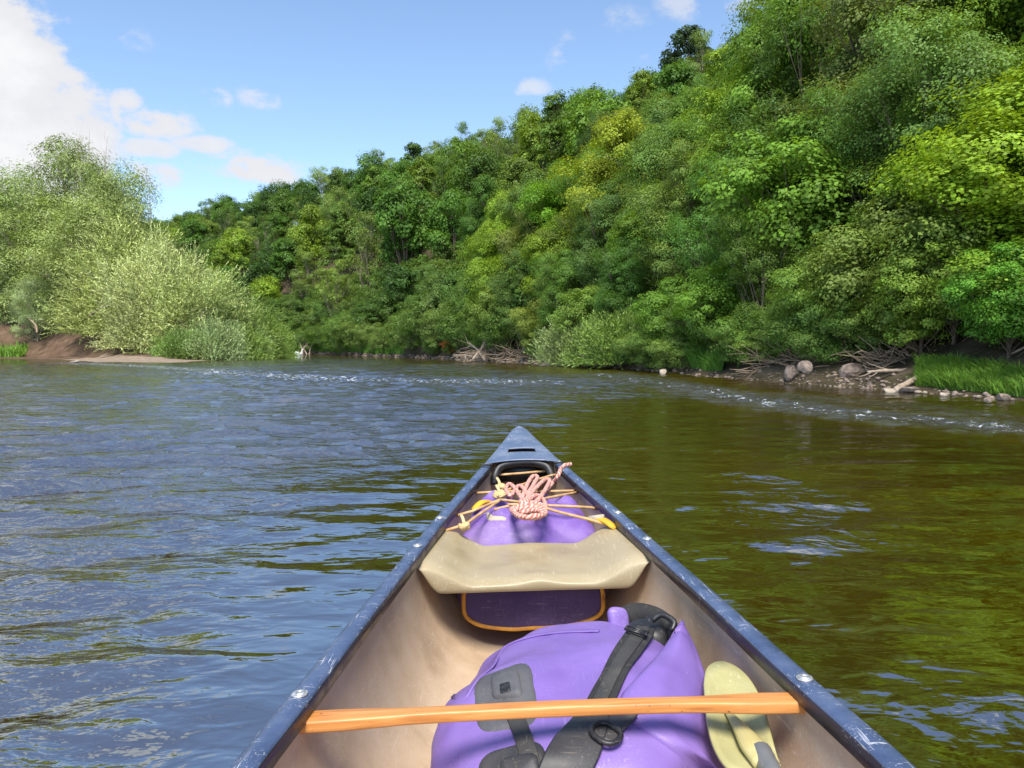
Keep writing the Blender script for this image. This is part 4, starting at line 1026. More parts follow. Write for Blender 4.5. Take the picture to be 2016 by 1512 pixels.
# moulded seat: side flanges at the gunwales, dished bottom, rolled front lip
M['seat'] = plastic('cream_plastic', (.34, .275, .16), (.20, .145, .08), (.40, .335, .215), .38, 4.5, .35, (.74, .69, .58), spec=.5, blotch=.85, detail=5)
nu, nv = 61, 30
def seat_pt(u, v):
    """u across -1..1, v front 0 to back 1"""
    y = 1.892 + .362 * v
    au = abs(u)
    y += .022 * (1 - au ** 2) * (1 - v)
    yf = np.clip(y, 1.8, 2.3)
    wv = wout(yf) - .034
    dish = .053 * (1 - np.clip((au - .50) / .46, 0, 1) ** 2 * (3 - 2 * np.clip((au - .50) / .46, 0, 1)))
    z_ = .322 - dish
    z_ += .010 * math.exp(-((u - .05) / .16) ** 2) * np.clip(1 - v * 2.6, 0, 1)      # ridge between the thighs
    z_ += .012 * np.clip((v - .75) / .25, 0, 1) ** 2 * (1 - au)                          # back edge turned up
    z_ -= .010 * np.clip((.12 - v) / .12, 0, 1) ** 2                                     # front edge rolls over
    z_ -= .004 * np.clip((v - .93) / .07, 0, 1) ** 2
    return Vector((u * wv, y, z_))
vs = []; fs = []
for j in range(nv):
    for i in range(nu): vs.append(seat_pt(-1 + 2 * i / (nu - 1), j / (nv - 1)))
rows = nv
lip = []                                                                                # rigid skirt below the front edge
for k, (dy, kz) in enumerate(((-.004, .10), (-.005, .35), (-.003, .70), (.002, .93), (.008, 1.0), (.05, 1.0))):
    for i in range(nu):
        u = -1 + 2 * i / (nu - 1); p0 = seat_pt(u, 0); au = abs(u)
        e_ = np.clip((au - .83) / .17, 0, 1); zb_ = .236 + .004 * au + (p0.z - .008 - .236) * e_ ** 1.8
        lip.append(Vector((p0.x * (1 - .03 * min(k, 4) / 4 * (au > .6) * au), p0.y + dy, p0.z + (zb_ - p0.z) * kz)))
allv = vs + lip; n0 = len(vs)
for j in range(nv - 1):
    for i in range(nu - 1): a_ = j * nu + i; fs.append((a_, a_ + 1, a_ + nu + 1, a_ + nu))
for k in range(6):
    for i in range(nu - 1):
        a_ = (n0 + k * nu + i); b_ = (i if k == 0 else n0 + (k - 1) * nu + i); fs.append((a_, a_ + 1, b_ + 1, b_))
back = []
for k, (dy, dz) in enumerate(((.006, -.006), (.004, -.02), (-.01, -.028))):
    for i in range(nu):
        p0 = seat_pt(-1 + 2 * i / (nu - 1), 1); back.append(Vector((p0.x, p0.y + dy, p0.z + dz)))
n1_ = len(allv); allv = allv + back
for k in range(3):
    for i in range(nu - 1):
        a_ = n1_ + k * nu + i; b_ = ((nv - 1) * nu + i if k == 0 else n1_ + (k - 1) * nu + i); fs.append((b_, b_ + 1, a_ + 1, a_))
mb = MB(); mb.add(allv, fs); o = mb.build('seat', M['seat'], canoe); subsurf(o)
# hull ribs of grime and drips stay in the liner's material

# ------------------------------------------------------------------ helpers in the canoe's own frame
def cl(px, py, z):
    """canoe-frame point of a photograph pixel at height z in the canoe's frame"""
    d = px_dir(px, py); o_ = CMI @ Vector((0, 0, CAMH)); dd = CMI.to_3x3() @ d
    t_ = (z - o_.z) / dd.z; return o_ + dd * t_
def in_canoe(o): o.matrix_world = CM @ o.matrix_world; return o
def thing(name, label, cat, origin):
    e = empty(name); e.matrix_world = CM @ Matrix.Translation(origin); tag(e, label, cat); return e

_cr = np.random.default_rng(55); CRUM = [(Vector(rand_dir(_cr, 1)[0]), 2.5 * (10 / 2.5) ** _cr.random(), _cr.random()) for k in range(14)]
def crumple(q):
    """sum of triangle waves: flat facets meeting in sharp creases, as stiff fabric folds"""
    w_ = q + Vector((mnoise.noise(q * 6), mnoise.noise(q * 6 + Vector((7, 3, 1))), mnoise.noise(q * 6 + Vector((2, 9, 4))))) * .035
    t_ = 0.0
    for d_, f_, p_ in CRUM:
        x_ = (w_.dot(d_) * f_ + p_) % 1.0; t_ += (abs(x_ - .5) * 2 - .5) / f_
    return t_
# ------------------------------------------------------------------ bow bag, behind and under the seat
M['purple'] = plastic('purple_pvc', (.20, .125, .385), (.155, .09, .32), (.245, .165, .43), .42, 5, .25, (.5, .42, .65), bump=.0009, bscale=420, spec=.4, blotch=.9)
M['purple_dark'] = plastic('dark_purple_pvc', (.05, .03, .118), (.032, .02, .08), (.075, .05, .155), .5, 6, .35, (.3, .26, .35), spec=.3)
M['dirty_purple'] = plastic('dusty_purple_pvc', (.17, .095, .35), (.125, .065, .27), (.30, .22, .37), .5, 6, .35, (.5, .42, .5), bump=.0009, bscale=300, spec=.35, blotch=.65, detail=9)
M['orange_pipe'] = plastic('orange_piping', (.52, .235, .02), (.33, .13, .015), (.6, .33, .05), .6, 20)
M['cream_patch'] = plastic('worn_cream_patch', (.42, .36, .27), rough=.8)
BO = Vector((0, 2.4, .05)); bag2 = thing('dry_bag', 'purple dry bag with orange piping stowed under the bow seat', 'bag', BO)
def bag2_ring(y, nseg=96):
    f = (y - 2.02) / .84
    hw_ = smooth_interp(y, [2.0, 2.1, 2.3, 2.5, 2.7, 2.86], [.180, .206, .228, .204, .150, .09])
    zt = smooth_interp(y, [2.0, 2.1, 2.22, 2.30, 2.38, 2.5, 2.7, 2.86], [.250, .248, .240, .236, .308, .332, .328, .26])
    zb = .106 + .02 * f; zc_ = (zt + zb) / 2; hz_ = (zt - zb) / 2
    out_ = []
    for k in range(nseg):
        a_ = 2 * math.pi * k / nseg; c, s_ = math.cos(a_), math.sin(a_)
        x = hw_ * (abs(c) ** .62) * (1 if c > 0 else -1); z_ = zc_ + hz_ * (abs(s_) ** (.55 if s_ < 0 else .55)) * (1 if s_ > 0 else -1)
        if s_ < 0: x *= 1 - .16 * (-s_) ** 2
        q = Vector((x * 9, y * 9, z_ * 9)); nn_ = mnoise.noise(q) * .011 + mnoise.noise(q * 2.3) * .005 + .006 * math.sin(x * 30 + y * 40 + 3 * mnoise.noise(q * .6)) * max(0, s_)
        nn_ += .05 * crumple(Vector((x, y, z_)) * 1.3) * (1 if y > 2.15 else .15)
        zt_ = z_ + nn_ * (1 if y > 2.12 else .3)
        out_.append(Vector((x, y, min(zt_, .243 if y < 2.285 else .243 + (y - 2.285) * 2.5))) - BO)      # pressed flat under the seat
    return out_
yy = [2.02, 2.024, 2.035] + list(np.linspace(2.06, 2.84, 70)) + [2.855, 2.862]
rings = [bag2_ring(max(y, 2.02)) for y in yy]
for k, sfac in ((0, .965), (len(yy) - 1, .6)):
    cc_ = sum(rings[k], Vector()) / len(rings[k]); rings[k] = [cc_ + (p_ - cc_) * sfac for p_ in rings[k]]
mb = MB(); mb.loft(rings); o = mb.build('body', M['dirty_purple'], bag2); BAG2 = o
fr = bag2_ring(2.02); cc_ = sum(fr, Vector()) / len(fr)
mb = MB(); mb.add([cc_ + (p_ - cc_) * .95 + Vector((0, -.006, 0)) for p_ in fr] + [cc_ + (p_ - cc_) * .6 + Vector((0, -.012, 0)) for p_ in fr] + [cc_ + Vector((0, -.014, 0))],
       [(k, (k + 1) % 96, 96 + (k + 1) % 96, 96 + k) for k in range(96)] + [(96 + k, 96 + (k + 1) % 96, 192) for k in range(96)])
mb.build('base_panel', M['purple_dark'], bag2)
mb = MB(); pp = [cc_ + (p_ - cc_) * 1.0 + Vector((0, -.004, 0)) for p_ in fr]; mb.tube(pp + [pp[0], pp[1]], .006, 7, caps=False); mb.build('piping', M['orange_pipe'], bag2)
# worn pale patch and yellow lashing tabs
bvh2 = BVHTree.FromPolygons([v.co + BO for v in BAG2.data.vertices], [tuple(p_.vertices) for p_ in BAG2.data.polygons])
def drop2(x, y, lift=.0):
    h_ = bvh2.ray_cast(Vector((x, y, 1)), Vector((0, 0, -1)))
    return (h_[0] if h_[0] is not None else Vector((x, y, .3))) + Vector((0, 0, lift))
def patch_on(drop, outline, lift, name, mat, parent, org, thick=.0025, n=7):
    """a flat piece lying on a bag: outline in (x, y), filled as concentric rings and dropped on the surface"""
    c = sum((Vector((a_, b_, 0)) for a_, b_ in outline), Vector()) / len(outline); K = len(outline); vs = []; fs = []
    for j in range(n):
        f = 1 - j / (n - .5) if j else 1
        for a_, b_ in outline:
            q = c + (Vector((a_, b_, 0)) - c) * f; vs.append(drop(q.x, q.y, lift if j else lift - thick * 1.4) - org)
        if j:
            for k in range(K): fs.append(((j - 1) * K + k, (j - 1) * K + (k + 1) % K, j * K + (k + 1) % K, j * K + k))
    fs.append(tuple((n - 1) * K + k for k in range(K)))
    mb = MB(); mb.add(vs, fs); return mb.build(name, mat, parent)
def px_outline(pts, z): return [(cl(a_, b_, z).x, cl(a_, b_, z).y) for a_, b_ in pts]
for (px, py, sx) in ((950, 992, 1), (1188, 1028, -1)):
    p_ = cl(px, py, .335); mb = MB()
    mb.tube(spline([p_ + Vector((-.03 * sx, -.035, -.012)), p_ + Vector((0, 0, .006)), p_ + Vector((.035 * sx, .045, -.006))], 9), [.010, .013, .014, .014, .015, .014, .013, .012, .009], 8, squash=.5)
    for k in range(len(mb.v)): mb.v[k] = tuple(Vector(mb.v[k]) - BO)
    mb.build('lashing_tab', M['yellow_tab'] if 'yellow_tab' in M else M.setdefault('yellow_tab', plastic('yellow_webbing', (.62, .36, .02), rough=.7)), bag2)
mb = MB(); p_ = cl(1173, 1022, .34); mb.tube([p_ + Vector((-.02, .01, 0)) - BO, p_ + Vector((.022, -.012, .004)) - BO], [.008, .013], 8); mb.build('cord_end', M['cream_patch'], bag2)

# ------------------------------------------------------------------ bungee cords lashed across the bow
M['bungee'] = plastic('tan_elastic_cord', (.50, .30, .13), (.36, .2, .08), (.62, .42, .22), .75, 30)
M['knot'] = plastic('tan_cord_knot', (.56, .40, .18), (.38, .25, .1), (.66, .52, .28), .8, 40, bump=.001, bscale=300)
ZC = .345
CORDS = [([(983, 935, .36), (1035, 931, .365), (1086, 926, .37)], 'single tan cord stretched under the black handle'),
         ([(989, 968, .35), (1040, 950, .36), (1092, 934, .365)], 'tan cord running from the knot towards the black handle'),
         ([(958, 970, .345), (990, 967, .352), (1050, 968, .35), (1135, 966, .345)], 'tan cord straight across through the knot'),
         ([(973, 1003, .34), (1030, 990, .352), (1080, 980, .356), (1138, 969, .345)], 'tan cord slanting up from left to right over the rope'),
         ([(1000, 993, .352), (1065, 995, .352), (1120, 997, .35), (1175, 1000, .335)], 'tan cord straight across below the rope'),
         ([(986, 984, .356), (1040, 991, .362), (1100, 1008, .356), (1174, 1026, .342)], 'long tan cord slanting down to the yellow tab'),
         ([(926, 1008, .34), (955, 996, .348), (986, 983, .355)], 'short tan cord from the left side up to the knot'),
         ([(911, 1036, .335), (945, 1012, .345), (986, 984, .354)], 'lower short tan cord from the left side up to the knot')]
for pts, lab in CORDS:
    P_ = [cl(*q) for q in pts]; P_ = spline(P_, 16) if len(P_) > 2 else P_
    # anchor both ends in the wall of the canoe
    for k in (0, -1):
        y = P_[k].y; side_ = -1 if P_[k].x < 0 else 1
        if abs(P_[k].x) > .6 * wout(y): P_[k] = Vector((side_ * (wout(y) - .033), y, min(P_[k].z, sheer(y) - .035)))
    org = P_[0].copy(); mb = MB(); mb.tube([q - org for q in P_], .0046, 8)
    o = mb.build('bungee_cord', M['bungee']); o.matrix_world = CM @ Matrix.Translation(org); tag(o, lab, 'cord')
def knot_obj(px, py, z, size, label, seed=0):
    c = cl(px, py, z); r = np.random.default_rng(seed); mb = MB()
    for k in range(4):
        ph = r.random() * 6.28; pts = []
        ax = Matrix.Rotation(r.random() * 3, 4, 'Z') @ Matrix.Rotation(r.normal() * .7, 4, 'X')
        for a_ in np.linspace(0, 6.28, 22):
            pts.append(ax @ Vector((size * math.cos(a_ + ph), size * .62 * math.sin(2 * a_ + ph), size * .4 * math.sin(a_ * 3 + ph))))
        mb.tube(pts, .0058, 7, caps=False)
    mb.tube(spline([(0, 0, 0), (-.004, .03, .012), (-.012, .062, .02)], 8), .0052, 7)
    o = mb.build('cord_knot', M['knot']); o.matrix_world = CM @ Matrix.Translation(c); tag(o, label, 'knot')
knot_obj(984, 974, .362, .018, 'big tan cord knot where the cords meet on the left', 1)
knot_obj(985, 958, .366, .012, 'smaller tan loop of cord standing above the big knot', 2)
knot_obj(914, 1036, .338, .012, 'tan cord knot tied at the corner of the seat', 3)

# ------------------------------------------------------------------ the pink rope: two strands twisted together
M['rope_pink'] = plastic('pink_strand', (.50, .145, .11), (.40, .10, .08), (.58, .2, .16), .85, 60)
M['rope_white'] = plastic('pale_strand', (.60, .42, .35), (.5, .33, .27), (.68, .5, .43), .85, 60)
def rope(path, rad, pitch, org, name, label):
    L = [0]
    for a_, b_ in zip(path[:-1], path[1:]): L.append(L[-1] + (b_ - a_).length)
    n = int(L[-1] / .006); pts = []; j = 0
    for i in range(n):
        s_ = L[-1] * i / (n - 1)
        while j < len(L) - 2 and L[j + 1] < s_: j += 1
        pts.append(path[j].lerp(path[j + 1], (s_ - L[j]) / max(L[j + 1] - L[j], 1e-6)))
    mb = MB(); up = Vector((0, 0, 1)); fr_ = []
    for i in range(n):
        t_ = (pts[min(i + 1, n - 1)] - pts[max(i - 1, 0)]).normalized(); x = t_.cross(up)
        if x.length < 1e-3: x = t_.orthogonal()
        x.normalize(); up = x.cross(t_).normalized(); fr_.append((x, up))
    for k in range(4):
        P_ = []
        for i in range(n):
            a_ = 2 * math.pi * (L[-1] * i / (n - 1)) / pitch + k * math.pi / 2; P_.append(pts[i] + (fr_[i][0] * math.cos(a_) + fr_[i][1] * math.sin(a_)) * rad * .52 - org)
        mb.tube(P_, rad * .56, 5, mi=k % 2)
    o = mb.build(name, [M['rope_pink'], M['rope_white']]); o.matrix_world = CM @ Matrix.Translation(org); tag(o, label, 'rope'); return o
def lp(px, py, z): return cl(px, py, z)
rp = []
r = np.random.default_rng(4)
# from the bow, over the gunwale, into loops, then the wraps
ctrl = [(1124, 914, .43), (1112, 916, .43), (1104, 924, .415), (1098, 938, .395), (1086, 953, .385), (1066, 975, .378), (1050, 990, .372), (1040, 975, .386), (1050, 955, .394), (1058, 940, .396), (1050, 937, .398), (1040, 950, .396),
        (1030, 975, .384), (1026, 992, .374), (1034, 985, .39), (1054, 962, .402), (1072, 945, .404), (1082, 945, .398), (1076, 960, .396), (1060, 984, .388), (1046, 996, .378), (1030, 985, .38), (1014, 962, .378), (1003, 953, .376), (996, 962, .372),
        (1004, 976, .366), (1012, 968, .37), (1022, 956, .38), (1034, 966, .388), (1046, 990, .378), (1062, 1004, .37), (1074, 1000, .37), (1070, 985, .376), (1056, 975, .392), (1040, 985, .392),
        (1024, 1000, .366), (1010, 1000, .362), (1008, 1006, .360), (1024, 1014, .362), (1050, 1014, .364), (1072, 1006, .364), (1066, 994, .376), (1040, 993, .384), (1016, 1000, .372), (1012, 1010, .366), (1030, 1019, .364), (1056, 1019, .364), (1074, 1010, .368),
        (1064, 1000, .384), (1036, 1000, .388), (1014, 1005, .378), (1020, 1015, .372), (1044, 1018, .376), (1068, 1013, .374), (1060, 1004, .388), (1040, 1006, .390), (1024, 1010, .384)]
ctrl = [(a_, b_, z_ if i < 4 else .352 + (z_ - .36) * .55) for i, (a_, b_, z_) in enumerate(ctrl)]
path = spline([lp(*q) for q in ctrl], 420)
rope(path, .0078, .030, lp(1045, 985, .35), 'rope', 'pink and white twisted rope coiled on the bow bag')

# ------------------------------------------------------------------ the big dry bag in front of the seat
BAGO = Vector((.03, 1.36, .03)); bag1 = thing('dry_bag', 'large purple roll top dry bag with black straps lying under the thwart', 'bag', BAGO)
def sgnpow(v, e): return math.copysign(abs(v) ** e, v)
def se(a_, e):
    """point of the unit superellipse at polar angle a_"""
    c, s_ = math.cos(a_), math.sin(a_); r_ = (abs(c) ** (2 / e) + abs(s_) ** (2 / e)) ** (-e / 2); return c * r_, s_ * r_
def blob(c, ax, e1, e2, rot=None, nth=72, nph=40, wr=None):
    vs = []; fs = []
    for j in range(nph + 1):
        cp, sp = se(-math.pi / 2 + math.pi * j / nph, e1)
        for i in range(nth):
            ct, st = se(2 * math.pi * i / nth, e2)
            q = Vector((ax[0] * cp * ct, ax[1] * cp * st, ax[2] * sp))
            if rot is not None: q = rot @ q
            q = Vector(c) + q
            if wr: q = wr(q, Vector(c))
            vs.append(q)
    for j in range(nph):
        for i in range(nth): a_ = j * nth + i; b_ = j * nth + (i + 1) % nth; fs.append((a_, b_, b_ + nth, a_ + nth))
    return vs, fs
def wr_body(q, c):
    f = (q.x - c.x) / .235; g_ = (q.y - c.y) / .3
    top = max(0, (q.z - .10) / .2)
    q = q.copy()
    q.z -= top * (.050 * max(0, -f - .1) ** 1.6 + .012 * max(0, f - .3))           # falls away to the left end
    q.x += .055 * max(0, g_) * (.25 + .75 * min(1, max(0, .5 - f * 2.0)))                                      # far end drawn in on the left
    n_ = mnoise.noise(q * 7) * .010 + mnoise.noise(q * 16 + Vector((3, 1, 2))) * .0045
    # long shallow creases running from the strap towards the base
    u = (q.x * .83 + q.y * .56); w_ = math.sin(u * 40 + 4 * mnoise.noise(q * 5)); n_ += .0065 * (1 - abs(w_) ** .5 * 2) * top * (.25 + .75 * max(0, f)) * max(0, mnoise.noise(q * 3.5) + .45)
    n_ += .044 * crumple(q) * (.55 + .45 * max(0, f + .2)); d_ = (q - c).normalized(); q += d_ * n_
    q.z = max(q.z, .034)
    return q
vs, fs = blob((.035, 1.35, .152), (.232, .30, .135), .55, .55, nth=200, nph=100, wr=wr_body)
mb = MB(); mb.add([q - BAGO for q in vs], fs); body = mb.build('body', M['purple'], bag1)
# the folded side of the roll top: a wing of stiff fabric lying over the right of the bag
bvh0 = BVHTree.FromPolygons([v.co + BAGO for v in body.data.vertices], [tuple(p_.vertices) for p_ in body.data.polygons]); CO = CMI @ Vector((0, 0, CAMH))
def hit0(px, py, zf):
    d = (CMI.to_3x3() @ px_dir(px, py)).normalized(); h_ = bvh0.ray_cast(CO, d)
    return h_[0] - d * .006 if h_[0] is not None else cl(px, py, zf)
LC = spline([(1338, 1234, .30), (1300, 1286, .29), (1252, 1336, .28), (1222, 1372, .27), (1232, 1406, .26), (1276, 1440, .24), (1340, 1482, .22), (1410, 1535, .19)], 44)
RC = spline([(1350, 1234, .298), (1366, 1268, .29), (1386, 1326, .272), (1402, 1390, .25), (1414, 1450, .228), (1424, 1500, .21), (1428, 1530, .20), (1430, 1550, .19)], 44)
NUW = 26; vs = []; fs = []
for j in range(44):
    a_ = hit0(LC[j].x, LC[j].y, LC[j].z); b_ = cl(RC[j].x, RC[j].y, RC[j].z); v_ = j / 43
    row = [a_ + Vector((.004, .004, -.03)), a_ + Vector((0, 0, -.010))]
    for i in range(NUW):
        u_ = i / (NUW - 1); q = a_.lerp(b_, u_)
        q.z += .026 * math.sin(math.pi * min(u_ * 1.05, 1)) ** .8 * (.35 + .65 * math.sin(math.pi * min(1, v_ * .9 + .08)))
        q.z += .020 * crumple(q * 1.4 + Vector((3, 0, 0))) * math.sin(math.pi * u_) + .004 * (1 - abs(math.sin(u_ * 9 + v_ * 5)) * 2) * u_ * (1 - u_)
        row.append(q)
    for dz, dx in ((-.012, .006), (-.035, .006), (-.075, -.002), (-.13, -.02)): row.append(b_ + Vector((dx, .004, dz)))
    vs += row
KW = NUW + 6
for j in range(43):
    for i in range(KW - 1): a_ = j * KW + i; fs.append((a_, a_ + KW, a_ + KW + 1, a_ + 1))
mb = MB(); mb.add([q - BAGO for q in vs], fs); wing = mb.build('folded_end', M['purple'], bag1); sm = wing.modifiers.new('thickness', 'SOLIDIFY'); sm.thickness = .002; sm.offset = -1
lipc = cl(1222, 1232, .272)
vs, fs = blob(lipc, (.025, .016, .036), .45, .6, Matrix.Rotation(.35, 3, 'Z') @ Matrix.Rotation(-.35, 3, 'X'), 40, 24, lambda q, c_: q + (q - c_).normalized() * .03 * crumple(q * 2))
mb = MB(); mb.add([q - BAGO for q in vs], fs); lipo = mb.build('rolled_edge', M['purple'], bag1)
polys = []; pv = []
for o in (body, wing, lipo):
    b_ = len(pv); pv += [v.co + BAGO for v in o.data.vertices]; polys += [tuple(i + b_ for i in p_.vertices) for p_ in o.data.polygons]
bvh1 = BVHTree.FromPolygons(pv, polys)
def hit(px, py):
    d = (CMI.to_3x3() @ px_dir(px, py)).normalized(); h_ = bvh1.ray_cast(CO, d)
    if h_[0] is None:
        h_ = bvh1.find_nearest(cl(px, py, .28))
    n_ = h_[1]
    if n_.dot(d) > 0: n_ = -n_
    return h_[0], n_
def ribbon(pxs, width, lift, thick, name, mat, parent, n=40, raise_=None, edges=None):
    """webbing laid along a line of points on the bag"""
    pts = []; nrm = []
    P2_ = spline([(a_, b_, 0) for a_, b_ in pxs], n)
    for q in P2_:
        h_, n_ = hit(q.x, q.y); pts.append(h_); nrm.append(n_)
    for it in range(4):                                            # webbing bridges small hollows
        pts = [pts[0]] + [pts[i] * .4 + (pts[i - 1] + pts[i + 1]) * .3 for i in range(1, n - 1)] + [pts[-1]]
        nrm = [nrm[0]] + [(nrm[i] + nrm[i - 1] + nrm[i + 1]).normalized() for i in range(1, n - 1)] + [nrm[-1]]
    rings = []
    for i in range(n):
        t_ = (pts[min(i + 1, n - 1)] - pts[max(i - 1, 0)]).normalized(); s_ = t_.cross(nrm[i]).normalized(); nn_ = s_.cross(t_).normalized()
        f = i / (n - 1); wv = width(f) if callable(width) else width
        c = pts[i] + nn_ * (lift + (raise_(f) if raise_ else 0)) - BAGO
        rings.append([c - s_ * wv / 2, c - s_ * wv * .46 + nn_ * thick, c + nn_ * thick * 1.15, c + s_ * wv * .46 + nn_ * thick, c + s_ * wv / 2, c + s_ * wv * .4 - nn_ * thick * 1.5, c - s_ * wv * .4 - nn_ * thick * 1.5])
    mb = MB(); mb.loft(rings); o = mb.build(name, mat, parent); return o
M['webbing'] = plastic('charcoal_webbing', (.040, .038, .036), (.025, .024, .023), (.07, .066, .06), .75, 12, .4, (.2, .17, .13), bump=.0008, bscale=500, blotch=.7)
M['pad'] = plastic('black_strap_padding', (.022, .021, .021), (.013, .013, .013), (.045, .042, .04), .85, 14, .4, (.18, .15, .12), bump=.0008, bscale=400)
M['grey_patch'] = plastic('grey_pvc_patch', (.085, .085, .092), (.055, .055, .06), (.12, .118, .122), .55, 9, .3, (.25, .22, .18), spec=.35)
M['grey_patch_dark'] = plastic('dark_pvc_patch', (.035, .034, .037), (.022, .022, .024), (.055, .052, .052), .6, 9, .4, (.22, .18, .13))
up_strap = [(1318, 1212), (1296, 1222), (1268, 1244), (1242, 1278), (1219, 1314), (1198, 1352), (1180, 1390), (1166, 1420)]
STRAP = ribbon(up_strap, lambda f: .046 + .004 * f, .003, .0014, 'shoulder_strap', M['pad'], bag1, 36, lambda f: .020 * max(0, 1 - f * 1.6))
ribbon(up_strap, .025, .0058, .0012, 'webbing', M['webbing'], STRAP, 36, lambda f: .020 * max(0, 1 - f * 1.6))
ribbon([(1172, 1405), (1155, 1440), (1132, 1480), (1105, 1530), (1085, 1575)], lambda f: .050 + .022 * min(1, f * 2.2), .006, .0022, 'strap_pad', M['grey_patch_dark'], bag1, 26)
# ladder-lock buckle on the strap
c, n_ = hit(1249, 1262); mb = MB(); t_ = (hit(1240, 1278)[0] - hit(1262, 1248)[0]).normalized(); s_ = t_.cross(n_).normalized(); nn_ = s_.cross(t_)
for k in (-1, 0, 1): mb.tube([c + nn_ * .020 + t_ * .011 * k - s_ * .019 - BAGO, c + nn_ * .020 + t_ * .011 * k + s_ * .019 - BAGO], .0028 if k else .0022, 8)
for k in (-1, 1): mb.tube([c + nn_ * .020 - t_ * .012 + s_ * .019 * k - BAGO, c + nn_ * .020 + t_ * .012 + s_ * .019 * k - BAGO], .003, 8)
mb.build('buckle', M['black_rubber'], STRAP)
# the black roll-top closure bent into a loop
loop = [cl(1212, 1206, .290), cl(1232, 1191, .305), cl(1262, 1187, .312), cl(1298, 1197, .312), cl(1322, 1217, .308), cl(1333, 1245, .300), cl(1326, 1272, .290)]
LP = spline(loop, 30); rings = []
for i, q in enumerate(LP):
    t_ = (LP[min(i + 1, 29)] - LP[max(i - 1, 0)]).normalized(); dn = Vector((-.25, -.35, -1)).normalized(); dn = (dn - dn.dot(t_) * t_).normalized(); s_ = t_.cross(dn)
    wv = .040; rings.append([q - BAGO - s_ * .003, q - BAGO + s_ * .003, q - BAGO + dn * wv * .5 + s_ * .005, q - BAGO + dn * wv + s_ * .003, q - BAGO + dn * wv - s_ * .003, q - BAGO + dn * wv * .5 - s_ * .001])
mb = MB(); mb.loft(rings); mb.build('roll_closure', M['pad'], bag1)
vs, fs = blob(cl(1280, 1252, .262), (.048, .05, .036), .9, .9, None, 32, 20, lambda q, c_: q + (q - c_).normalized() * .006 * mnoise.noise(q * 30))  # black blob added for the shade inside the closure loop
mb = MB(); mb.add([q - BAGO for q in vs], fs); mb.build('loop_shade_fill', M['black_rubber'], bag1)
mb = MB(); cc1 = cl(1303, 1222, .308)
mb.tube(spline([cc1 + Vector((-.02, .0, .0)), cc1 + Vector((0, .0, .012)), cc1 + Vector((.02, -.02, .004)), cc1 + Vector((.012, -.03, -.01))], 12), .006, 8)
mb.v = [tuple(Vector(v) - BAGO) for v in mb.v]; mb.build('closure_clip', M['black_rubber'], bag1)
# grey welded patches with their lashing loop
def px_patch(outline, lift, name, mat, parent, n=8, thick=.0025, hit=hit, BAGO=BAGO):
    K = len(outline); c = Vector((sum(a_ for a_, b_ in outline) / K, sum(b_ for a_, b_ in outline) / K, 0)); vs = []; fs = []
    for j in range(n):
        f = 1 if j == 0 else 1 - (j - .5) / (n - 1)
        for a_, b_ in outline:
            q = c + (Vector((a_, b_, 0)) - c) * f; h_, n_ = hit(q.x, q.y); vs.append(h_ + n_ * (lift if j else -.001) - BAGO)
        if j:
            for k in range(K): fs.append(((j - 1) * K + k, (j - 1) * K + (k + 1) % K, j * K + (k + 1) % K, j * K + k))
    fs.append(tuple((n - 1) * K + k for k in range(K)))
    mb = MB(); mb.add(vs, fs); return mb.build(name, mat, parent)
def rounded(pts, r_=.22, k=5):
    out_ = []; n = len(pts)
    for i in range(n):
        p0, p1, p2_ = Vector(pts[i - 1]), Vector(pts[i]), Vector(pts[(i + 1) % n])
        a_ = p1.lerp(p0, r_); b_ = p1.lerp(p2_, r_)
        for j in range(k + 1):
            t_ = j / k; out_.append(tuple(a_ * (1 - t_) ** 2 + p1 * 2 * t_ * (1 - t_) + b_ * t_ ** 2))
    return out_
PATCH = px_patch(rounded([(930, 1338), (1046, 1296), (1062, 1428), (940, 1446)], .26), .0032, 'welded_patch', M['grey_patch'], bag1)
px_patch(rounded([(966, 1336), (1022, 1318), (1034, 1376), (970, 1382)], .22), .011, 'loop_mount', M['grey_patch'], PATCH, 5)
px_patch(rounded([(985, 1356), (1008, 1350), (1012, 1374), (988, 1378)], .12), .0125, 'loop_slot', M['black_rubber'], PATCH, 4)
PATCH2 = px_patch(rounded([(944, 1486), (1066, 1452), (1100, 1560), (930, 1590)], .26), .0032, 'welded_patch', M['grey_patch_dark'], bag1)
ribbon([(1008, 1395), (1022, 1430), (1034, 1462), (1046, 1500), (1056, 1540)], .027, .005, .0012, 'lashing_webbing', M['webbing'], bag1, 20)
px_patch(rounded([(985, 1500), (1060, 1484), (1075, 1540), (985, 1560)], .2), .010, 'loop_mount', M['grey_patch_dark'], PATCH2, 5)
def hit2(px, py):
    d = (CMI.to_3x3() @ px_dir(px, py)).normalized(); h_ = bvh2.ray_cast(CO, d)
    if h_[0] is None: h_ = bvh2.find_nearest(cl(px, py, .32))
    return h_[0], (h_[1] if h_[1].dot(d) < 0 else -h_[1])
px_patch([(953, 1010), (960, 1008), (966, 1014), (978, 1017), (992, 1017), (998, 1020), (995, 1025), (980, 1025), (966, 1026), (957, 1022)], .0022, 'worn_patch', M['cream_patch'], bag2, 4, hit=hit2, BAGO=BO)
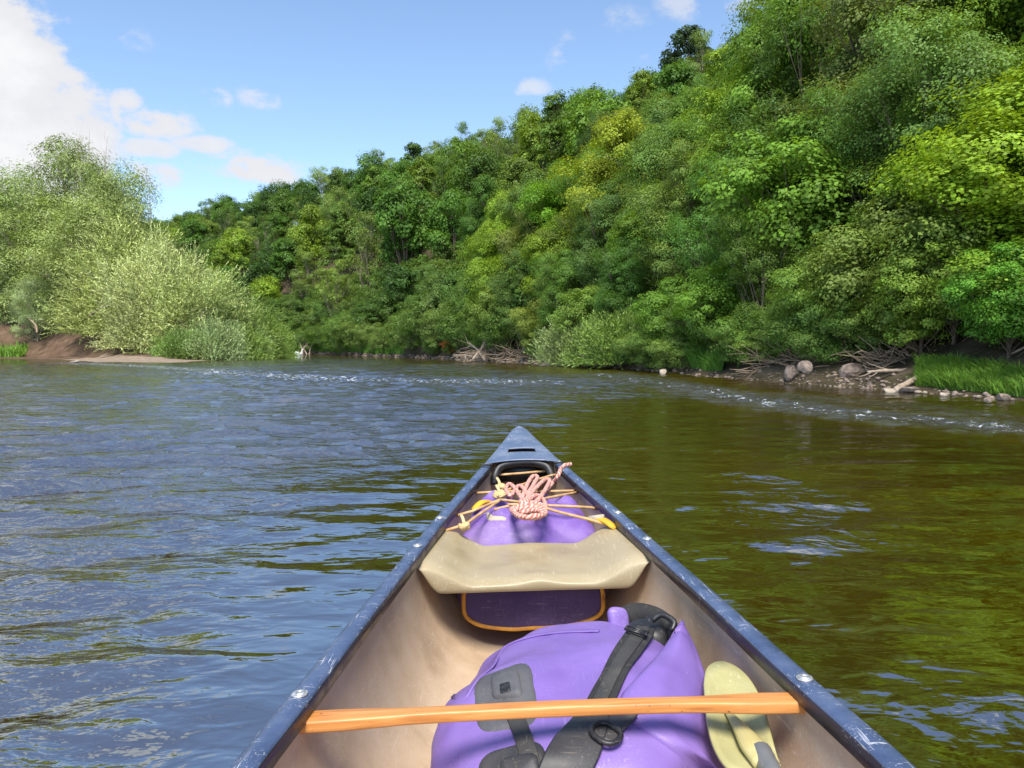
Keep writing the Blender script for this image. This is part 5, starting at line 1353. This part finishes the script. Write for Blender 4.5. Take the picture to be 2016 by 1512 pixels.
# side-release D ring and tab
ribbon([(1182, 1462), (1205, 1440), (1228, 1418), (1242, 1400)], .034, .007, .0016, 'tab', M['grey_patch_dark'], bag1, 12)
c, n_ = hit(1192, 1458); mb = MB(); ring_ = []
e1 = (hit(1215, 1440)[0] - c).normalized(); e2 = n_.cross(e1)
for a_ in np.linspace(0, 2 * math.pi, 22): ring_.append(c + n_ * .014 + e1 * (.019 * math.cos(a_)) + e2 * .022 * sgnpow(math.sin(a_), .7) - BAGO)
mb.tube(ring_, .0042, 8, caps=False); mb.build('ring', M['black_rubber'], bag1)
ribbon([(893, 1372), (925, 1322), (975, 1284), (1040, 1256), (1110, 1246), (1180, 1244)], .010, .0022, .0012, 'weld_seam', M['purple'], bag1, 40)
# dark welt round the base of the bag
M['welt'] = plastic('dark_welt', (.045, .035, .032), rough=.8)
pts = []
for a_ in np.linspace(-.75, .55, 30):
    yv = 1.35 - .285 * math.cos(a_); zv = .16 + .12 * math.sin(a_)
    h_ = bvh1.ray_cast(Vector((-.6, yv, zv)), Vector((1, 0, 0)))
    if h_[0] is not None: pts.append(h_[0] + Vector((-.001, 0, 0)) - BAGO)
if len(pts) > 4:
    mb = MB(); mb.tube(pts, .0038, 6); mb.build('base_welt', M['welt'], bag1)

# ------------------------------------------------------------------ paddle stowed along the right side
M['blade'] = plastic('olive_yellow_blade', (.37, .345, .155), (.29, .27, .115), (.43, .40, .2), .45, 6, .5, (.6, .58, .4), spec=.4)
M['blade_rib'] = plastic('pale_yellow_rib', (.44, .385, .16), (.36, .31, .12), (.5, .45, .22), .42, 6, .4, (.66, .6, .4))
M['shaft'] = plastic('grey_alloy_shaft', (.30, .32, .33), rough=.35, scale=12)
PO = cl(1500, 1480, .25); paddle = thing('paddle', 'paddle with olive yellow blade tucked between bag and hull', 'paddle', PO)
ol = [(1384, 1350), (1388, 1324), (1400, 1311), (1420, 1306), (1446, 1314), (1472, 1334), (1492, 1362), (1506, 1398), (1518, 1440), (1530, 1485), (1542, 1530), (1520, 1548), (1490, 1542), (1455, 1530), (1425, 1510), (1402, 1470), (1390, 1420)]
O_ = [cl(a_, b_, np.interp(b_, [1306, 1400, 1490, 1548], [.292, .280, .258, .250])) for a_, b_ in ol]; O_ = [q for q in spline(O_ + [O_[0]], 60)][:-1]
cc_ = sum(O_, Vector()) / len(O_); vs = []; fs = []; K = len(O_)
for j in range(6):
    f = 1 - j / 6
    for q in O_: vs.append(cc_ + (q - cc_) * f + Vector((0, 0, -.012 * (1 - f * f))) - PO)
    if j:
        for k in range(K): fs.append(((j - 1) * K + k, (j - 1) * K + (k + 1) % K, j * K + (k + 1) % K, j * K + k))
fs.append(tuple(5 * K + k for k in range(K)))
mb = MB(); mb.add(vs, fs); o = BLADE = mb.build('blade', M['blade'], paddle); sm = o.modifiers.new('thickness', 'SOLIDIFY'); sm.thickness = .005; sm.offset = -1
rb = spline([cl(1430, 1398, .278), cl(1455, 1430, .273), cl(1480, 1465, .268), cl(1510, 1505, .262)], 14)
mb = MB(); mb.tube([q - PO for q in rb], [.004 + .016 * min(1, (i / 9)) for i in range(14)], 12, squash=.55); mb.build('blade_rib', M['blade_rib'], BLADE)
s0 = rb[-1]; s1 = Vector((.27, .35, .20))
mb = MB(); mb.tube([s0 + (s0 - s1).normalized() * .03 - PO, s0.lerp(s1, .3) - PO, s0.lerp(s1, .7) - PO, s1 - PO], .0155, 14); mb.build('shaft', M['shaft'], paddle)

# ------------------------------------------------------------------ the white bird on the water beyond the point
bp = at_z(588, 699, 0); bird = empty('water_bird', bp); tag(bird, 'small white bird on the water beyond the gravel point', 'bird')
M['white_feather'] = plastic('white_feather', (.75, .75, .76), (.6, .6, .62), (.82, .82, .82), .8, 5)
M['beak'] = plastic('orange_beak', (.5, .2, .03), rough=.5)
mb = MB(); mb.tube(spline([(-.55, 0, .30), (-.35, 0, .20), (0, 0, .14), (.28, 0, .17), (.40, 0, .34), (.44, 0, .58), (.52, 0, .70), (.62, 0, .70)], 26),
                   [.02, .07, .13, .17, .20, .215, .22, .215, .20, .18, .15, .11, .085, .07, .06, .055, .052, .05, .05, .05, .055, .065, .068, .062, .05, .025], 12)
mb.build('body', M['white_feather'], bird)
for sgn in (-1, 1):
    vs, fs = blob((-.1, sgn * .17, .27), (.36, .05, .13), .9, .9, Matrix.Rotation(.35, 3, 'Y'), 20, 12); mb = MB(); mb.add(vs, fs); mb.build('wing', M['white_feather'], bird)
mb = MB(); mb.tube([(.62, 0, .70), (.68, 0, .69), (.75, 0, .67)], [.028, .022, .006], 8); mb.build('beak', M['beak'], bird)
bird.rotation_euler = (0, 0, .4)
